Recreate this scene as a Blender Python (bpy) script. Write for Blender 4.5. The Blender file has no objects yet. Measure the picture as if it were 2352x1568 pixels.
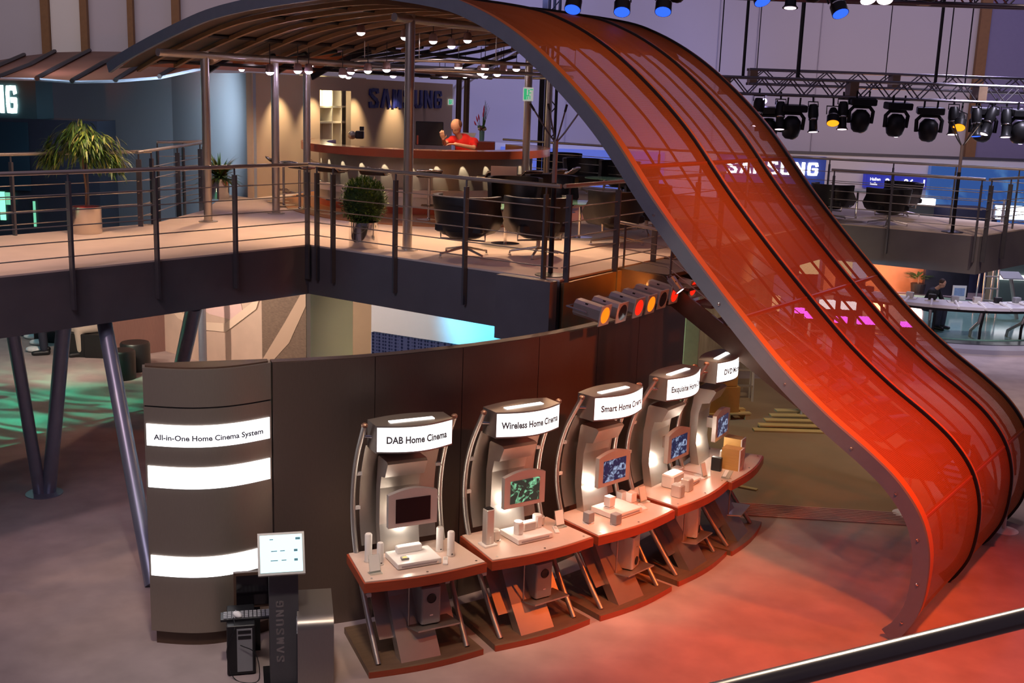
import bpy, math, random
from mathutils import Vector, Matrix
R = math.radians
PI = math.pi
rnd = random.Random(7)
C = bpy.context.scene
COL = C.collection

# ------------------------------------------------------------------ camera
EYE = Vector((0, 0, 5.0)); FPX = 2600.0; PITCH = R(12.2); ROLL = R(2.0)
FW = Vector((0, math.cos(PITCH), -math.sin(PITCH)))
_r = Vector((1, 0, 0)); _u = Vector((0, math.sin(PITCH), math.cos(PITCH)))
RT = _r * math.cos(ROLL) + _u * math.sin(ROLL)
UP = -_r * math.sin(ROLL) + _u * math.cos(ROLL)
cam = bpy.data.cameras.new('camera'); camo = bpy.data.objects.new('camera', cam); COL.objects.link(camo)
m3 = Matrix((RT, UP, -FW)).transposed()
camo.matrix_world = Matrix.Translation(EYE) @ m3.to_4x4()
cam.sensor_width = 36; cam.lens = 36 * FPX / 2352; cam.clip_start = .1; cam.clip_end = 300
C.camera = camo
C.view_settings.view_transform = 'Standard'; C.view_settings.look = 'None'
C.view_settings.exposure = 0.30; C.view_settings.gamma = 1.0; C.view_settings.use_curve_mapping = False

# ------------------------------------------------------------------ measuring helpers (points in the place)
def ray(u, v): return FW + RT * ((u - 1176) / FPX) - UP * ((v - 784) / FPX)
def at(u, v, z):
    d = ray(u, v); return EYE + d * ((z - EYE.z) / d.z)
def aty(u, v, y):
    d = ray(u, v); return EYE + d * (y / d.y)
def onv(u, v, P, Q):
    d = ray(u, v); n = Vector((-(Q[1] - P[1]), Q[0] - P[0])); w = Vector((P[0], P[1]))
    return EYE + d * ((n.dot(w)) / (n.x * d.x + n.y * d.y))
FOOT = Vector((3.783, 10.135))
_A = R(36); DD = Vector((-math.cos(_A), math.sin(_A))); EE = Vector((math.sin(_A), math.cos(_A)))
def SW(s, w, z=0.0):
    p = FOOT + DD * s + EE * w; return Vector((p.x, p.y, z))

# ------------------------------------------------------------------ world and hall lights
wd = bpy.data.worlds.new('world'); C.world = wd; wd.use_nodes = True
wd.node_tree.nodes['Background'].inputs[0].default_value = (.30, .24, .38, 1)
wd.node_tree.nodes['Background'].inputs[1].default_value = .09

def look(o, t):
    d = Vector(t) - o.location
    o.rotation_euler = d.to_track_quat('-Z', 'Y').to_euler()
def spot(loc, tgt, W, col, ang=40, blend=.5, r=.05, gobo=None, name='spot_light'):
    l = bpy.data.lights.new(name, 'SPOT'); l.energy = W; l.color = col; l.spot_size = R(ang); l.spot_blend = blend; l.shadow_soft_size = r
    o = bpy.data.objects.new(name, l); COL.objects.link(o); o.location = loc; look(o, tgt)
    if gobo: gobo(l)
    return o
def area(loc, tgt, W, col, sx, sy):
    l = bpy.data.lights.new('area_light', 'AREA'); l.shape = 'RECTANGLE'; l.size = sx; l.size_y = sy; l.energy = W; l.color = col
    o = bpy.data.objects.new('area_light', l); COL.objects.link(o); o.location = loc; look(o, tgt); return o
def point(loc, W, col, r=.05):
    l = bpy.data.lights.new('point_light', 'POINT'); l.energy = W; l.color = col; l.shadow_soft_size = r
    o = bpy.data.objects.new('point_light', l); COL.objects.link(o); o.location = loc; return o
def water_gobo(l):
    l.use_nodes = True; nt = l.node_tree; em = nt.nodes['Emission']
    tc = nt.nodes.new('ShaderNodeTexCoord'); mp = nt.nodes.new('ShaderNodeMapping'); mp.inputs['Scale'].default_value = (9, 34, 9)
    nz = nt.nodes.new('ShaderNodeTexNoise'); nz.inputs['Scale'].default_value = 1.0; nz.inputs['Detail'].default_value = 1.5; nz.inputs['Distortion'].default_value = 1.6
    cr = nt.nodes.new('ShaderNodeValToRGB'); e = cr.color_ramp.elements
    e[0].position = .42; e[0].color = (.12, .12, .12, 1); e[1].position = .66; e[1].color = (3.2, 3.2, 3.2, 1)
    nt.links.new(tc.outputs['Normal'], mp.inputs[0]); nt.links.new(mp.outputs[0], nz.inputs[0]); nt.links.new(nz.outputs[0], cr.inputs[0])
    nt.links.new(cr.outputs[0], em.inputs['Strength'])

WARM = (1.0, .62, .38); VIO = (.62, .52, 1.0); RED = (1.0, .10, .015); ORA = (1.0, .36, .05)
# hall wash
area((4, 14, 13), (4, 22, 0), 80, (.70, .58, .86), 26, 10)
area((14, 30, 12), (14, 42, 6), 800, (.56, .48, .82), 26, 4)
area((-16, 30, 12), (-16, 42, 7), 480, (.80, .66, .66), 18, 4)
area((13, 33, 5.6), (15, 42, 4.2), 130, (1.0, .72, .45), 8, .6)
spot((0, 24, 9), (1.5, 42, 5), 3600, (.36, .40, 1.0), 50, .9, .5)
spot((12, 30, 10), (12, 22, 0), 1500, (.62, .56, 1.0), 90, .8, .5)
spot((10, 20, 8), (9.5, 26, 0), 1500, (.85, .80, 1.0), 60, .8, .3)
spot((8.0, 14.0, 9.5), (8.5, 19, 2.8), 1500, (1, .75, .55), 40, .9, .3)
spot((6.0, 12.5, 9.5), (8.6, 17, 0), 700, (.80, .62, .66), 60, .9, .3)
# red stage floods hanging in the hall (right floor)
spot((3.4, 6.0, 8.5), (2.9, 10.2, 0), 2000, (1, .13, .004), 40, 1, .25)
spot((5.2, 6.0, 8.5), (3.4, 7.9, 0), 900, (1, .08, .006), 50, 1, .25)
spot((2.4, 5.4, 8.0), (1.5, 8.6, 0), 330, (1, .26, .05), 40, 1, .3)
spot((2.3, 8.3, 5.4), (2.95, 12.1, 0), 190, (1, .50, .20), 26, 1, .2)
# light on the swoop of mesh
spot((8.0, 7.5, 7.6), (2.9, 12.3, 2.2), 1700, (1, .15, .015), 46, .8, .2)
spot((6.5, 7.0, 8.0), (1.6, 14.0, 4.6), 1150, (1, .40, .05), 34, .8, .2)
spot((4.4, 6.0, 8.6), (-1.0, 16.0, 6.4), 260, (1, .50, .22), 36, .9, .2)
spot((6.5, 11.2, 6.8), (4.6, 10.6, 1.0), 700, (1, .06, .02), 60, .8, .2)
spot((5.6, 17.4, 7.0), (4.2, 15.8, 0), 420, (1, .74, .42), 56, 1, .3)  # added warm spot for the brown-lit carpet
# kiosk light from the hall rig
for (tx, ty, px_, py_) in ((-.7, 9.5, -1.2, 6.0), (.35, 10.1, .4, 6.4), (1.25, 10.9, 2.6, 7.4), (2.15, 11.7, 1.6, 7.2), (2.75, 12.5, -.2, 8.4)):
    spot((px_, py_, 7.6), (tx, ty, 1.0), 430, (1.0, .70, .48), 20, .8, .10)
for (tx, ty) in ((-.75, 9.75), (.28, 10.35), (1.05, 11.05), (1.78, 11.95), (2.35, 12.75)):
    spot((tx - .1, ty - .5, 4.2 if tx < 1.5 else 2.75), (tx, ty, .9), 105 if tx < 1.5 else 45, (1.0, .70, .48), 44, .9, .05)
spot((-1.5, 5.5, 8.5), (-2.6, 9.6, 1.2), 850, (.90, .78, .66), 30, .9, .3)
area((-5, 5, 9), (-5, 9, 0), 190, (.78, .64, .80), 5, 3)  # added fill over the left floor
spot((-5, 4, 7.5), (-.8, 13.4, 2.5), 520, (.50, .60, .95), 20, .6, .2)  # added blue spot that tints the deck fascia
spot((-6, 9, 8.5), (-6.0, 13.5, 0), 420, (.85, .55, .58), 60, 1, .3)
# green water-like light on the floor at left
spot((-9.5, 9.5, 8.2), (-8.2, 15.6, 0), 2000, (.03, .95, .55), 36, .8, .03, water_gobo)
spot((-13, 14, 7.0), (-11.5, 20.5, 0), 500, (.06, .75, .85), 46, .8, .2)
# lights under the deck on the picture wall and persons
spot((-6.6, 18.2, 2.25), (-5.0, 19.7, 1.2), 220, (1, .74, .58), 110, .9, .08)
spot((-4.6, 16.6, 2.25), (-4.0, 18.9, 1.2), 170, (1, .74, .58), 100, .9, .08)
spot((-7.2, 17.6, 2.28), (-8.0, 20.2, .4), 260, (1, .78, .62), 90, .9, .08)
spot((-8.6, 19.5, 6.5), (-8.5, 26.5, 4.2), 420, (.60, .74, .84), 80, .9, .3)  # added spot to brighten the blue-grey wall at left
# added spot without a fixture, aimed to put a glint on the near handrail
spot((5.5, 13.5, 11), (.7, 1.7, 4.0), 5200, (1, .90, .75), 9, .6, .35)

# ------------------------------------------------------------------ materials
MATS = {}
def mat(name, col, rough=.5, metal=0., noise=.0, nscale=8., emit=None, estr=0., stretch=None, bump=0., spec=.5, trans=0., alpha=1.):
    if name in MATS: return MATS[name]
    m = bpy.data.materials.new(name); m.use_nodes = True; nt = m.node_tree; b = nt.nodes['Principled BSDF']
    b.inputs['Base Color'].default_value = (*col, 1); b.inputs['Roughness'].default_value = rough; b.inputs['Metallic'].default_value = metal
    b.inputs['Specular IOR Level'].default_value = spec; b.inputs['Transmission Weight'].default_value = trans; b.inputs['Alpha'].default_value = alpha
    if emit: b.inputs['Emission Color'].default_value = (*emit, 1); b.inputs['Emission Strength'].default_value = estr
    tc = nt.nodes.new('ShaderNodeTexCoord'); mp = nt.nodes.new('ShaderNodeMapping'); mp.inputs['Scale'].default_value = stretch or (1, 1, 1)
    nz = nt.nodes.new('ShaderNodeTexNoise'); nz.inputs['Scale'].default_value = nscale; nz.inputs['Detail'].default_value = 3
    nt.links.new(tc.outputs['Object'], mp.inputs[0]); nt.links.new(mp.outputs[0], nz.inputs[0])
    if noise > 0:
        mx = nt.nodes.new('ShaderNodeMix'); mx.data_type = 'RGBA'
        mx.inputs['A'].default_value = (*[c * (1 - noise) for c in col], 1); mx.inputs['B'].default_value = (*[min(1, c * (1 + noise)) for c in col], 1)
        nt.links.new(nz.outputs[0], mx.inputs['Factor']); nt.links.new(mx.outputs['Result'], b.inputs['Base Color'])
    if bump > 0:
        bp = nt.nodes.new('ShaderNodeBump'); bp.inputs['Strength'].default_value = bump; bp.inputs['Distance'].default_value = .01
        nt.links.new(nz.outputs[0], bp.inputs['Height']); nt.links.new(bp.outputs[0], b.inputs['Normal'])
    MATS[name] = m; return m
def emis(name, col, s):
    if name in MATS: return MATS[name]
    m = bpy.data.materials.new(name); m.use_nodes = True; nt = m.node_tree; b = nt.nodes['Principled BSDF']
    b.inputs['Base Color'].default_value = (*[c * .5 for c in col], 1); b.inputs['Emission Color'].default_value = (*col, 1); b.inputs['Emission Strength'].default_value = s
    MATS[name] = m; return m
carpet = mat('carpet_grey', (.42, .33, .31), .95, noise=.35, nscale=2.2, bump=.3)
carpet_b = mat('carpet_brown_lit', (.34, .23, .13), .95, noise=.22, nscale=1.2, bump=.3)  # brown of the yellowish light put into this carpet's colour
deckc = mat('deck_carpet', (.62, .50, .42), .95, noise=.16, nscale=1.8, bump=.2)
wood = mat('orange_wood', (.42, .15, .04), .35, noise=.25, nscale=5, stretch=(1, 8, 1))
redwood = mat('red_wood', (.36, .065, .025), .35, noise=.2, nscale=6, stretch=(1, 1, 8))
darkwood = mat('dark_wood', (.10, .055, .035), .45, noise=.3, nscale=6)
hallw = mat('hall_wall', (.55, .51, .55), .9, noise=.05, nscale=.4)
hallw2 = mat('hall_panel_light', (.80, .76, .72), .9, noise=.03, nscale=.4)
hallpost = mat('hall_post', (.24, .12, .05), .7, noise=.15)
alu = mat('brushed_aluminium', (.44, .40, .36), .36, .85, noise=.10, nscale=14, stretch=(30, 30, 1))
aluL = mat('light_aluminium', (.56, .52, .48), .36, .85, noise=.06, nscale=10)
steel = mat('steel_tube', (.52, .47, .42), .34, .8, noise=.08)
bluesteel = mat('column_paint', (.30, .33, .42), .35, .6, noise=.1)
post_m = mat('dark_post', (.13, .125, .14), .45, .6, noise=.15)
fascia = mat('dark_fascia', (.15, .135, .145), .5, .35, noise=.18, nscale=2.5)
fasciaB = mat('bronze_fascia', (.34, .20, .10), .38, .7, noise=.25, nscale=2.2)
panelm = mat('bronze_laminate', (.15, .105, .085), .42, .35, noise=.12, nscale=18, stretch=(12, 12, 1))
towerm = mat('tower_laminate', (.34, .29, .24), .36, .55, noise=.07, nscale=18, stretch=(12, 12, 1))
leather = mat('black_leather', (.012, .011, .012), .42, noise=.3, nscale=12, bump=.15)
chrome = mat('chrome', (.80, .78, .76), .12, 1.0, noise=.03)
black = mat('black_plastic', (.012, .012, .014), .45, noise=.2)
blackm = mat('black_metal', (.022, .021, .024), .42, .5, noise=.25)
white = mat('white_plastic', (.82, .79, .76), .4, noise=.03)
silver = mat('silver_plastic', (.70, .66, .62), .3, .45, noise=.05)
wallbeige = mat('beige_wall', (.52, .40, .29), .85, noise=.04, nscale=1.5)
wallgrey = mat('bluegrey_wall', (.30, .34, .40), .85, noise=.08, nscale=.8)
darkblue = mat('dark_blue_panel', (.012, .016, .03), .4, noise=.2)
navy = mat('navy_letter', (.012, .022, .20), .5, noise=.08)
leafA = mat('leaf_light', (.20, .30, .045), .5, noise=.45, nscale=30)
leafB = mat('leaf_dark', (.055, .13, .022), .5, noise=.45, nscale=30)
bark = mat('bark', (.18, .10, .05), .8, noise=.3, nscale=20)
skin = mat('skin', (.60, .33, .21), .55, noise=.06)
hair = mat('brown_hair', (.05, .025, .012), .7, noise=.3, nscale=40)
signw = emis('sign_light', (1, .98, .96), 1.5)
stripw = emis('white_light_strip', (.97, .96, 1), 2.2)
lampw = emis('lamp_glow', (1, .82, .90), 14)
lampv = emis('lamp_glow_violet', (.72, .62, 1), 60)
glowO = emis('gel_orange', (1, .17, .004), 1.3)
glowR = emis('gel_red', (1, .012, .003), 1.3)
glowB = emis('gel_blue', (.02, .09, .8), 1.6)
glowA = emis('gel_amber', (1, .30, .01), 1.5)
ink = mat('grey_ink', (.10, .10, .13), .9, spec=.1)
paper = mat('paper', (.80, .78, .74), .7, noise=.03)
boxwood = mat('light_wood_veneer', (.60, .34, .10), .4, noise=.15, nscale=8, stretch=(1, 1, 6))
plank = mat('raw_planks', (.66, .48, .18), .7, noise=.15, nscale=4)
rope = mat('black_cable', (.01, .01, .012), .5)

def glassmat(name, col, tf):
    m = bpy.data.materials.new(name); m.use_nodes = True; nt = m.node_tree
    b = nt.nodes['Principled BSDF']; b.inputs['Base Color'].default_value = (*col, 1); b.inputs['Roughness'].default_value = .04
    t = nt.nodes.new('ShaderNodeBsdfTransparent'); t.inputs[0].default_value = (*[c * .2 + .8 for c in col], 1)
    mx = nt.nodes.new('ShaderNodeMixShader'); fr = nt.nodes.new('ShaderNodeFresnel'); fr.inputs[0].default_value = 1.5
    ad = nt.nodes.new('ShaderNodeMath'); ad.operation = 'ADD'; ad.inputs[1].default_value = tf; ad.use_clamp = True
    nt.links.new(fr.outputs[0], ad.inputs[0]); nt.links.new(ad.outputs[0], mx.inputs[0]); nt.links.new(t.outputs[0], mx.inputs[1]); nt.links.new(b.outputs[0], mx.inputs[2])
    nt.links.new(mx.outputs[0], nt.nodes['Material Output'].inputs[0]); MATS[name] = m; return m
glass = glassmat('clear_glass', (.85, .95, .90), .06)
glassG = glassmat('green_glass', (.25, .55, .42), .45)

def meshsheet(name, ca, cb, hole=.42, pitch=.016):
    m = bpy.data.materials.new(name); m.use_nodes = True; nt = m.node_tree; L = nt.links.new
    b = nt.nodes['Principled BSDF']; b.inputs['Roughness'].default_value = .62; b.inputs['Metallic'].default_value = .15; b.inputs['Specular IOR Level'].default_value = .25
    uv = nt.nodes.new('ShaderNodeUVMap'); sp = nt.nodes.new('ShaderNodeSeparateXYZ'); L(uv.outputs[0], sp.inputs[0])
    def M(op, a, bb=None):
        n = nt.nodes.new('ShaderNodeMath'); n.operation = op
        for i, x in enumerate((a, bb)):
            if x is None: continue
            if isinstance(x, (int, float)): n.inputs[i].default_value = x
            else: L(x, n.inputs[i])
        return n.outputs[0]
    k = 2 * PI / pitch
    f1 = M('MULTIPLY', M('SINE', M('MULTIPLY', sp.outputs[0], k)), .5); f2 = M('MULTIPLY', M('SINE', M('MULTIPLY', sp.outputs[1], k)), .18)
    f = M('ADD', M('ADD', f1, f2), hole)
    cl = nt.nodes.new('ShaderNodeClamp'); L(f, cl.inputs[0]); cl.inputs[1].default_value = .05; cl.inputs[2].default_value = .85
    nz = nt.nodes.new('ShaderNodeTexNoise'); nz.inputs['Scale'].default_value = .9; nz.inputs['Detail'].default_value = 3
    mpn = nt.nodes.new('ShaderNodeMapping'); mpn.inputs['Scale'].default_value = (1.6, .5, 1); L(uv.outputs[0], mpn.inputs[0]); L(mpn.outputs[0], nz.inputs[0])
    mx = nt.nodes.new('ShaderNodeMix'); mx.data_type = 'RGBA'; mx.inputs['A'].default_value = (*ca, 1); mx.inputs['B'].default_value = (*cb, 1)
    L(nz.outputs[0], mx.inputs['Factor']); L(mx.outputs['Result'], b.inputs['Base Color'])
    tl = nt.nodes.new('ShaderNodeBsdfTranslucent'); L(mx.outputs['Result'], tl.inputs[0])
    m1 = nt.nodes.new('ShaderNodeMixShader'); m1.inputs[0].default_value = .3; L(b.outputs[0], m1.inputs[1]); L(tl.outputs[0], m1.inputs[2])
    tr = nt.nodes.new('ShaderNodeBsdfTransparent'); m2 = nt.nodes.new('ShaderNodeMixShader')
    L(cl.outputs[0], m2.inputs[0]); L(m1.outputs[0], m2.inputs[1]); L(tr.outputs[0], m2.inputs[2])
    L(m2.outputs[0], nt.nodes['Material Output'].inputs[0]); MATS[name] = m; return m
sheet_m = meshsheet('perforated_orange_lit_mesh', (.50, .12, .03), (.62, .18, .05), .15)  # orange of the coloured floods put into the grey mesh's base colour
roof_m = meshsheet('roof_mesh', (.20, .13, .10), (.26, .16, .11), .10)
orangeflat = mat('orange_flange', (.80, .22, .03), .4, .3, noise=.12, nscale=3)

# ------------------------------------------------------------------ mesh builder
def tag(o, label=None, cat=None, group=None, kind=None):
    if label: o['label'] = label
    if cat: o['category'] = cat
    if group: o['group'] = group
    if kind: o['kind'] = kind
    return o
ORG = {}
def thing(name, label, cat, loc=(0, 0, 0), rz=0, group=None):
    o = bpy.data.objects.new(name, None); COL.objects.link(o); o.empty_display_size = .2
    o.location = loc; o.rotation_euler = (0, 0, rz); ORG[o.name] = Vector(loc)
    return tag(o, label, cat, group)
class MB:
    def __init__(s): s.v = []; s.f = []; s.uv = {}
    def add(s, vs, fs, M=None):
        n = len(s.v)
        for p in vs:
            p = Vector(p); s.v.append(M @ p if M else p)
        for f in fs: s.f.append([i + n for i in f])
        return s
    def box(s, c, d, rz=0, M=None, bev=0):
        x, y, z = [k / 2 for k in d]; T = Matrix.Translation(c) @ Matrix.Rotation(rz, 4, 'Z')
        if M: T = M @ T
        if bev <= 0:
            vs = [(a * x, b * y, e * z) for e in (-1, 1) for a, b in ((-1, -1), (1, -1), (1, 1), (-1, 1))]
            return s.add(vs, [(3, 2, 1, 0), (4, 5, 6, 7), (0, 1, 5, 4), (1, 2, 6, 5), (2, 3, 7, 6), (3, 0, 4, 7)], T)
        pts = []
        for (cx, cy, a0) in ((x - bev, -y + bev, -PI / 2), (x - bev, y - bev, 0), (-x + bev, y - bev, PI / 2), (-x + bev, -y + bev, PI)):
            for k in range(4): pts.append((cx + bev * math.cos(a0 + k * PI / 6), cy + bev * math.sin(a0 + k * PI / 6)))
        b2 = bev * .5; rings = []
        for (zz, sc) in ((-z, b2), (-z + b2, 0), (z - b2, 0), (z, b2)):
            rings.append([Vector((px * (x - sc) / x, py * (y - sc) / y, zz)) for px, py in pts])
        return s.rings(rings, T)
    def rings(s, rings, T=None, cap=True, close=True):
        n = len(rings[0]); vs = [p for r in rings for p in r]; fs = []
        for i in range(len(rings) - 1):
            for j in range(n if close else n - 1):
                a = i * n + j; b = i * n + (j + 1) % n; fs.append((a, b, b + n, a + n))
        if cap: fs.append(tuple(reversed(range(n)))); fs.append(tuple(range((len(rings) - 1) * n, len(rings) * n)))
        return s.add(vs, fs, T)
    def cyl(s, p0, p1, r0, r1=None, n=14, cap=True):
        r1 = r0 if r1 is None else r1; p0 = Vector(p0); p1 = Vector(p1); d = (p1 - p0).normalized()
        a = Vector((0, 0, 1)) if abs(d.z) < .9 else Vector((1, 0, 0)); x = d.cross(a).normalized(); y = d.cross(x)
        rr = [[p + (x * math.cos(t * 2 * PI / n) + y * math.sin(t * 2 * PI / n)) * r for t in range(n)] for p, r in ((p0, r0), (p1, r1))]
        return s.rings(rr, cap=cap)
    def tube(s, pts, r, n=10):
        pts = [Vector(p) for p in pts]; rr = []
        rs = r if isinstance(r, (list, tuple)) else [r] * len(pts); px = None
        for i, p in enumerate(pts):
            d = (pts[min(i + 1, len(pts) - 1)] - pts[max(i - 1, 0)]).normalized()
            if px is None:
                a = Vector((0, 0, 1)) if abs(d.z) < .9 else Vector((1, 0, 0)); px = d.cross(a).normalized()
            x = (px - d * px.dot(d)).normalized(); px = x; y = d.cross(x)
            rr.append([p + (x * math.cos(t * 2 * PI / n) + y * math.sin(t * 2 * PI / n)) * rs[i] for t in range(n)])
        return s.rings(rr)
    def lathe(s, prof, c=(0, 0, 0), n=24, M=None):
        c = Vector(c); rr = [[c + Vector((r * math.cos(t * 2 * PI / n), r * math.sin(t * 2 * PI / n), z)) for t in range(n)] for r, z in prof]
        return s.rings(rr, M)
    def ell(s, c, r, M=None, n=16, m=10):
        prof = [(max(1e-4, math.sin(PI * k / m)), -math.cos(PI * k / m)) for k in range(m + 1)]
        rr = [[Vector(c) + Vector((a * math.cos(t * 2 * PI / n) * r[0], a * math.sin(t * 2 * PI / n) * r[1], b * r[2])) for t in range(n)] for a, b in prof]
        return s.rings(rr, M)
    def prism(s, out, z0, z1, M=None):
        n = len(out); return s.rings([[Vector((p[0], p[1], z0)) for p in out], [Vector((p[0], p[1], z1)) for p in out]], M)
    def extr(s, prof, x0, x1, M=None):   # profile in (y,z) extruded along x
        return s.rings([[Vector((x0, p[0], p[1])) for p in prof], [Vector((x1, p[0], p[1])) for p in prof]], M)
    def grid(s, rows, uvs=None):
        n = len(rows[0]); base = len(s.v); vs = [p for r in rows for p in r]; fs = []
        for i in range(len(rows) - 1):
            for j in range(n - 1): a = i * n + j; fs.append((a, a + 1, a + n + 1, a + n))
        if uvs:
            for k, q in enumerate([q for r in uvs for q in r]): s.uv[base + k] = q
        return s.add(vs, fs)
    def build(s, name, m, parent=None, world=False, smooth=None, loc=None):
        me = bpy.data.meshes.new(name)
        vs = s.v; off = Vector((0, 0, 0))
        if parent is None and loc is None and vs:
            xs = [p.x for p in vs]; ys = [p.y for p in vs]; zs = [p.z for p in vs]
            off = Vector(((min(xs) + max(xs)) / 2, (min(ys) + max(ys)) / 2, min(zs)))
        me.from_pydata([p - off for p in vs], [], s.f); me.update()
        if s.uv:
            ul = me.uv_layers.new(name='UVMap')
            for lp in me.loops: ul.data[lp.index].uv = s.uv.get(lp.vertex_index, (0, 0))
        me.materials.append(m)
        o = bpy.data.objects.new(name, me); COL.objects.link(o)
        if parent is None: o.location = off if loc is None else loc; ORG[o.name] = Vector(o.location)
        else:
            o.parent = parent; po = ORG.get(parent.name, Vector())
            if world: o.location = -po; ORG[o.name] = Vector((0, 0, 0))
            else: ORG[o.name] = Vector((0, 0, 0))
        if smooth is not None:
            try:
                for p in me.polygons: p.use_smooth = True
                me.set_sharp_from_angle(angle=R(smooth))
            except Exception: pass
        return o
def struct(o, cat=None): o['kind'] = 'structure'; return o
def copytree(o, loc=None, rz=None, label=None, parent=None):
    c = o.copy(); COL.objects.link(c); c.parent = parent
    if parent is None: ORG[c.name] = Vector(loc) if loc is not None else Vector(o.location)
    if loc is not None: c.location = loc
    if rz is not None: c.rotation_euler = (0, 0, rz)
    if label: c['label'] = label
    for ch in list(o.children): copytree(ch, parent=c)
    return c
def cr(pts, n):   # catmull-rom resample
    out = []; P = [Vector(p) for p in pts]; P = [P[0] * 2 - P[1]] + P + [P[-1] * 2 - P[-2]]
    for i in range(1, len(P) - 2):
        a, b, c, d = P[i - 1:i + 3]
        for k in range(n):
            t = k / n; out.append(.5 * ((2 * b) + (c - a) * t + (2 * a - 5 * b + 4 * c - d) * t * t + (3 * b - a - 3 * c + d) * t ** 3))
    out.append(P[-2]); return out
def poly(pts, z0, z1):
    mb = MB(); pts = [Vector((p[0], p[1], 0)) for p in pts]
    a = sum(pts[i].x * pts[(i + 1) % len(pts)].y - pts[(i + 1) % len(pts)].x * pts[i].y for i in range(len(pts)))
    if a < 0: pts.reverse()
    return mb.prism(pts, z0, z1)

# text: built-in font converted to mesh verts, laid on a mapping function (x,y)->Vector
def textmb(body, size, mapf, bold=.0, depth=.004, align='CENTER', sx=1.0):
    cu = bpy.data.curves.new('t', 'FONT'); cu.body = body; cu.size = size; cu.align_x = align; cu.offset = bold; cu.resolution_u = 3
    o = bpy.data.objects.new('t', cu); COL.objects.link(o)
    dg = bpy.context.evaluated_depsgraph_get(); me = bpy.data.meshes.new_from_object(o.evaluated_get(dg))
    mb = MB(); mb.v = [mapf(v.co.x * sx, v.co.y) for v in me.vertices]; mb.f = [list(p.vertices) for p in me.polygons]
    bpy.data.objects.remove(o); bpy.data.curves.remove(cu); return mb
# wordmark letters drawn as thick strokes on a unit cell, width .72, height 1
GLY = {'S': [[(.62, .80), (.60, .92), (.36, .93), (.13, .88), (.12, .70), (.30, .55), (.52, .42), (.62, .28), (.58, .10), (.36, .07), (.12, .09), (.10, .26)]],
       'A': [[(.06, 0), (.34, .98)], [(.38, .98), (.66, 0)]],
       'M': [[(.08, 0), (.13, .98)], [(.15, .95), (.36, .08)], [(.36, .08), (.57, .95)], [(.59, .98), (.64, 0)]],
       'U': [[(.11, 1), (.11, .2), (.2, .07), (.36, .06), (.52, .07), (.61, .2), (.61, 1)]],
       'N': [[(.10, 0), (.10, 1)], [(.12, .95), (.60, .05)], [(.62, 0), (.62, 1)]],
       'G': [[(.62, .76), (.58, .91), (.36, .93), (.14, .9), (.11, .7), (.11, .3), (.14, .1), (.36, .07), (.58, .1), (.62, .28), (.62, .48), (.38, .48)]]}
def letter(ch, x0, h, w, mapf, mb, depth=.03, th=.19):
    for path in GLY[ch]:
        if ch == 'S' or ch == 'G': t = th * .92
        else: t = th
        for i in range(len(path) - 1):
            a = Vector(path[i]); b = Vector(path[i + 1]); d = (b - a); L_ = d.length or 1; d /= L_; n = Vector((-d.y, d.x)) * t / 2
            curved = len(path) > 3
            e = d * (t * .32 if curved else 0)
            q = [a - n - e, b - n + e, b + n + e, a + n - e]
            q = [Vector((p.x, min(1, max(0, p.y)))) for p in q]
            f = [mapf(x0 + p.x / .72 * w, p.y * h, 0) for p in q]; g = [mapf(x0 + p.x / .72 * w, p.y * h, depth) for p in q]
            mb.add(f + g, [(0, 1, 2, 3), (7, 6, 5, 4), (0, 4, 5, 1), (1, 5, 6, 2), (2, 6, 7, 3), (3, 7, 4, 0)])

# ================================================================== SETTING
struct(poly([(-40, -2), (45, -2), (45, 44), (-40, 44)], -.05, 0).build('floor', carpet))
bc = [at(1642, 1178, 0), at(2102, 1203, 0), at(2140, 1150, 0), at(2070, 870, 0), at(1560, 870, 0)]
struct(poly(bc, 0, .008).build('floor', carpet_b))
def hallface(name, x0, x1, z0, z1, y=42.0, m=hallw, t=.2):
    return struct(MB().box(((x0 + x1) / 2, y + t / 2, (z0 + z1) / 2), (x1 - x0, t, z1 - z0)).build(name, m))
hallface('wall_back', -40, 45, 0, 16)
hallface('wall_back', aty(1800, 350, 41.9).x - 12, 45, 1.2, 3.35, 41.7, hallw2)
for u, w_ in ((104, .28), (193, .25), (300, .2), (404, .28), (2262, .36)):
    x = aty(u, 60, 41.8).x; hallface('trim_1', x - w_ / 2, x + w_ / 2, 3.4 if u < 1000 else 3.4, 16, 41.75, hallpost)
x0 = aty(114, 60, 41.8).x; x1 = aty(190, 60, 41.8).x
hallface('wall_back', x0, x1, 3, 16, 41.9, hallw2)
for u in (150, 1310, 1655, 1745, 1890):
    x = aty(u, 60, 41.8).x; hallface('trim_2', x - .015, x + .015, 3.4, 16, 41.95, mat('seam', (.46, .42, .46), .8))
x = aty(2240, 60, 41.8).x
hallface('wall_back', x + .3, 45, 3.4, 16, 41.85, mat('hall_blue_panel', (.22, .20, .34), .9, noise=.05))
hallface('baseboard_back', aty(1790, 345, 41.6).x, 45, 3.33, 3.42, 41.65, post_m)

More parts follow.
